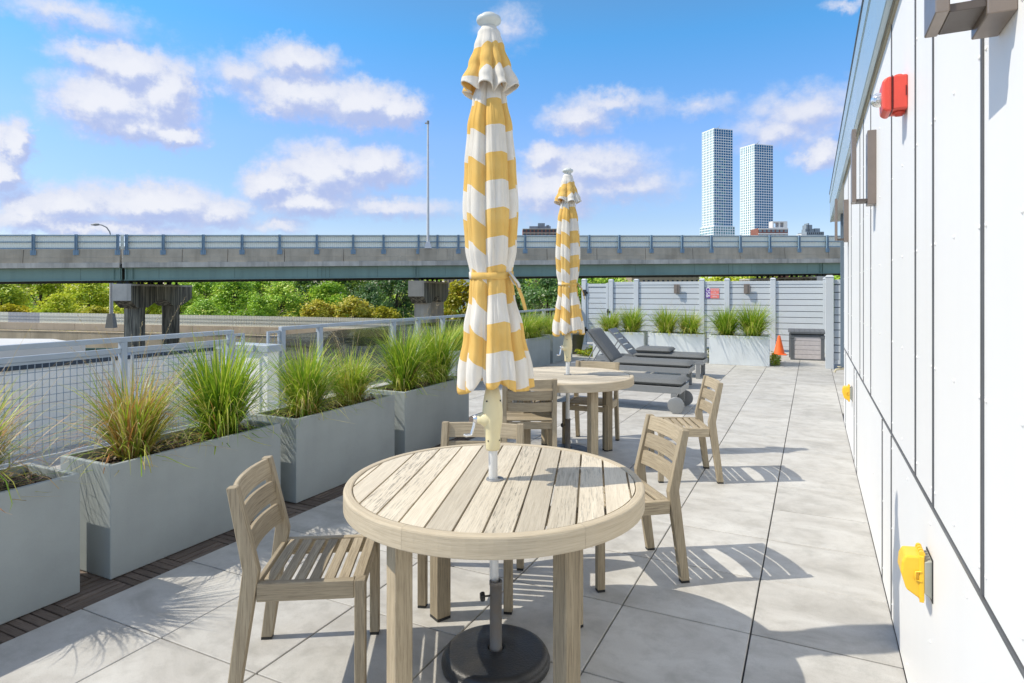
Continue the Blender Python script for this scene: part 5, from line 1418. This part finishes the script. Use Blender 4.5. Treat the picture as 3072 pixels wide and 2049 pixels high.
# unfinished brick block left of the far umbrella
T_, v, n, H_, fh = block('unfinished_building', 'unfinished brick tower block with open floors between the two umbrellas', 1568, 1672, 686, 320, M['brick'], 4, 9, 735, wh=.62, ww=.62)
b = MB()
for i in range(5):
    z = H_-fh*i; q = -n*.5; b.hexa([(q.x, q.y, z-.35), (v.x+q.x, v.y+q.y, z-.35), (v.x, v.y, z-.35), (0, 0, z-.35), (q.x, q.y, z), (v.x+q.x, v.y+q.y, z), (v.x, v.y, z), (0, 0, z)])
b.build('floor_slab', M['deck_edge'], T_)
b = MB(); 
for u0, u1, h in ((.2, .82, 1.6), (.45, .65, 3.2), (.7, .78, 2.2)):
    a, c = v*u0+n*3, v*u1+n*3; k_ = n*4; b.hexa([(a.x, a.y, H_), (c.x, c.y, H_), (c.x+k_.x, c.y+k_.y, H_), (a.x+k_.x, a.y+k_.y, H_), (a.x, a.y, H_+h), (c.x, c.y, H_+h), (c.x+k_.x, c.y+k_.y, H_+h), (a.x+k_.x, a.y+k_.y, H_+h)])
b.build('roof_shed', M['bgrey'], T_)
# red and white block in front of the shorter skyscraper
T_, v, n, H_, fh = block('apartment_block', 'red and white apartment block at the foot of the shorter skyscraper', 2275, 2364, 684, 420, M['brick'], 2, 7, 715, wh=.6, ww=.66, wm=M['bgrey'])
b = MB(); q = -n*.4
for z in (H_-.1, H_-fh): b.hexa([(q.x, q.y, z-.9), (v.x+q.x, v.y+q.y, z-.9), (v.x, v.y, z-.9), (0, 0, z-.9), (q.x, q.y, z), (v.x+q.x, v.y+q.y, z), (v.x, v.y, z), (0, 0, z)])
b.build('white_band', M['bwhite'], T_)
b = MB(); a, c = v*.48, v*.98; k_ = n*6; h = 4.6
for (u0, u1, z0, z1) in ((.48, .98, 0, .5), (.48, .98, h-.8, h), (.48, .52, .5, h-.8), (.70, .73, .5, h-.8), (.86, .98, .5, h-.8)):
    a, c = v*u0, v*u1; b.hexa([(a.x, a.y, H_+z0), (c.x, c.y, H_+z0), (c.x+k_.x, c.y+k_.y, H_+z0), (a.x+k_.x, a.y+k_.y, H_+z0), (a.x, a.y, H_+z1), (c.x, c.y, H_+z1), (c.x+k_.x, c.y+k_.y, H_+z1), (a.x+k_.x, a.y+k_.y, H_+z1)])
b.build('roof_frame', M['bwhite'], T_)
# blue grey office block at the right
T_, v, n, H_, fh = block('office_block', 'blue grey office block with roof plant right of the skyscrapers', 2420, 2472, 695, 450, M['bgrey'], 2, 9, 715, wh=.55, ww=.5)
b = MB()
for u0, u1, h in ((-.15, .5, 2.2), (.05, .4, 5.2), (.15, .22, 6.4), (.55, .85, 2.6)):
    a, c = v*max(0, u0)+n*2, v*u1+n*2; k_ = n*6; b.hexa([(a.x, a.y, H_), (c.x, c.y, H_), (c.x+k_.x, c.y+k_.y, H_), (a.x+k_.x, a.y+k_.y, H_), (a.x, a.y, H_+h), (c.x, c.y, H_+h), (c.x+k_.x, c.y+k_.y, H_+h), (a.x+k_.x, a.y+k_.y, H_+h)])
b.build('roof_plant', M['bgrey'], T_)
b = MB(); a = -v*.3; c = v*.0; k_ = n*8; z1 = H_-1.5
b.hexa([(a.x, a.y, -6), (c.x, c.y, -6), (c.x+k_.x, c.y+k_.y, -6), (a.x+k_.x, a.y+k_.y, -6), (a.x, a.y, z1), (c.x, c.y, z1), (c.x+k_.x, c.y+k_.y, z1), (a.x+k_.x, a.y+k_.y, z1)]); b.build('white_wing', M['bwhite'], T_)
# tan block showing between fence and bridge, brick house to its right, white houses on the slope
T_, v, n, H_, fh = block('tan_apartments', 'tan brick apartment block with paired windows showing between fence and overpass', 1895, 2098, 815, 106, M['tanbrick'], 2, 14, 857, wh=.62, ww=.42, depth=10)
b = MB(); q = -n*.2; b.hexa([(q.x, q.y, H_), (v.x+q.x, v.y+q.y, H_), (v.x+n.x*10, v.y+n.y*10, H_), (n.x*10, n.y*10, H_), (q.x, q.y, H_+.3), (v.x+q.x, v.y+q.y, H_+.3), (v.x+n.x*10, v.y+n.y*10, H_+.3), (n.x*10, n.y*10, H_+.3)]); b.build('cornice', M['bwhite'], T_)
def house(label, px0, px1, yt, dist, m):
    T_, v, n, H_, fh = block('house', label, px0, px1, yt, dist, m, 2, 3, yt+34, cat='house', depth=7, wh=.4, ww=.3)
    b = MB(); mid = v*.5; k_ = n*7
    b.v = [(-.2, 0, H_), (v.x, v.y, H_), (v.x+k_.x, v.y+k_.y, H_), (k_.x, k_.y, H_), (mid.x, mid.y, H_+1.6), (mid.x+k_.x, mid.y+k_.y, H_+1.6)]
    for q in ((0, 1, 4), (1, 2, 5, 4), (2, 3, 5), (3, 0, 4, 5)): b.face(list(q))
    b.build('roof', M['bgrey'], T_)
house('cream house on the slope just right of the grey pier', 1333, 1366, 835, 105, M['tanbrick'])
house('white house on the slope close to the near umbrella', 1368, 1402, 836, 106, M['bwhite'])
house('brick house showing under the overpass right of the notice', 2320, 2420, 828, 107, M['brick'])
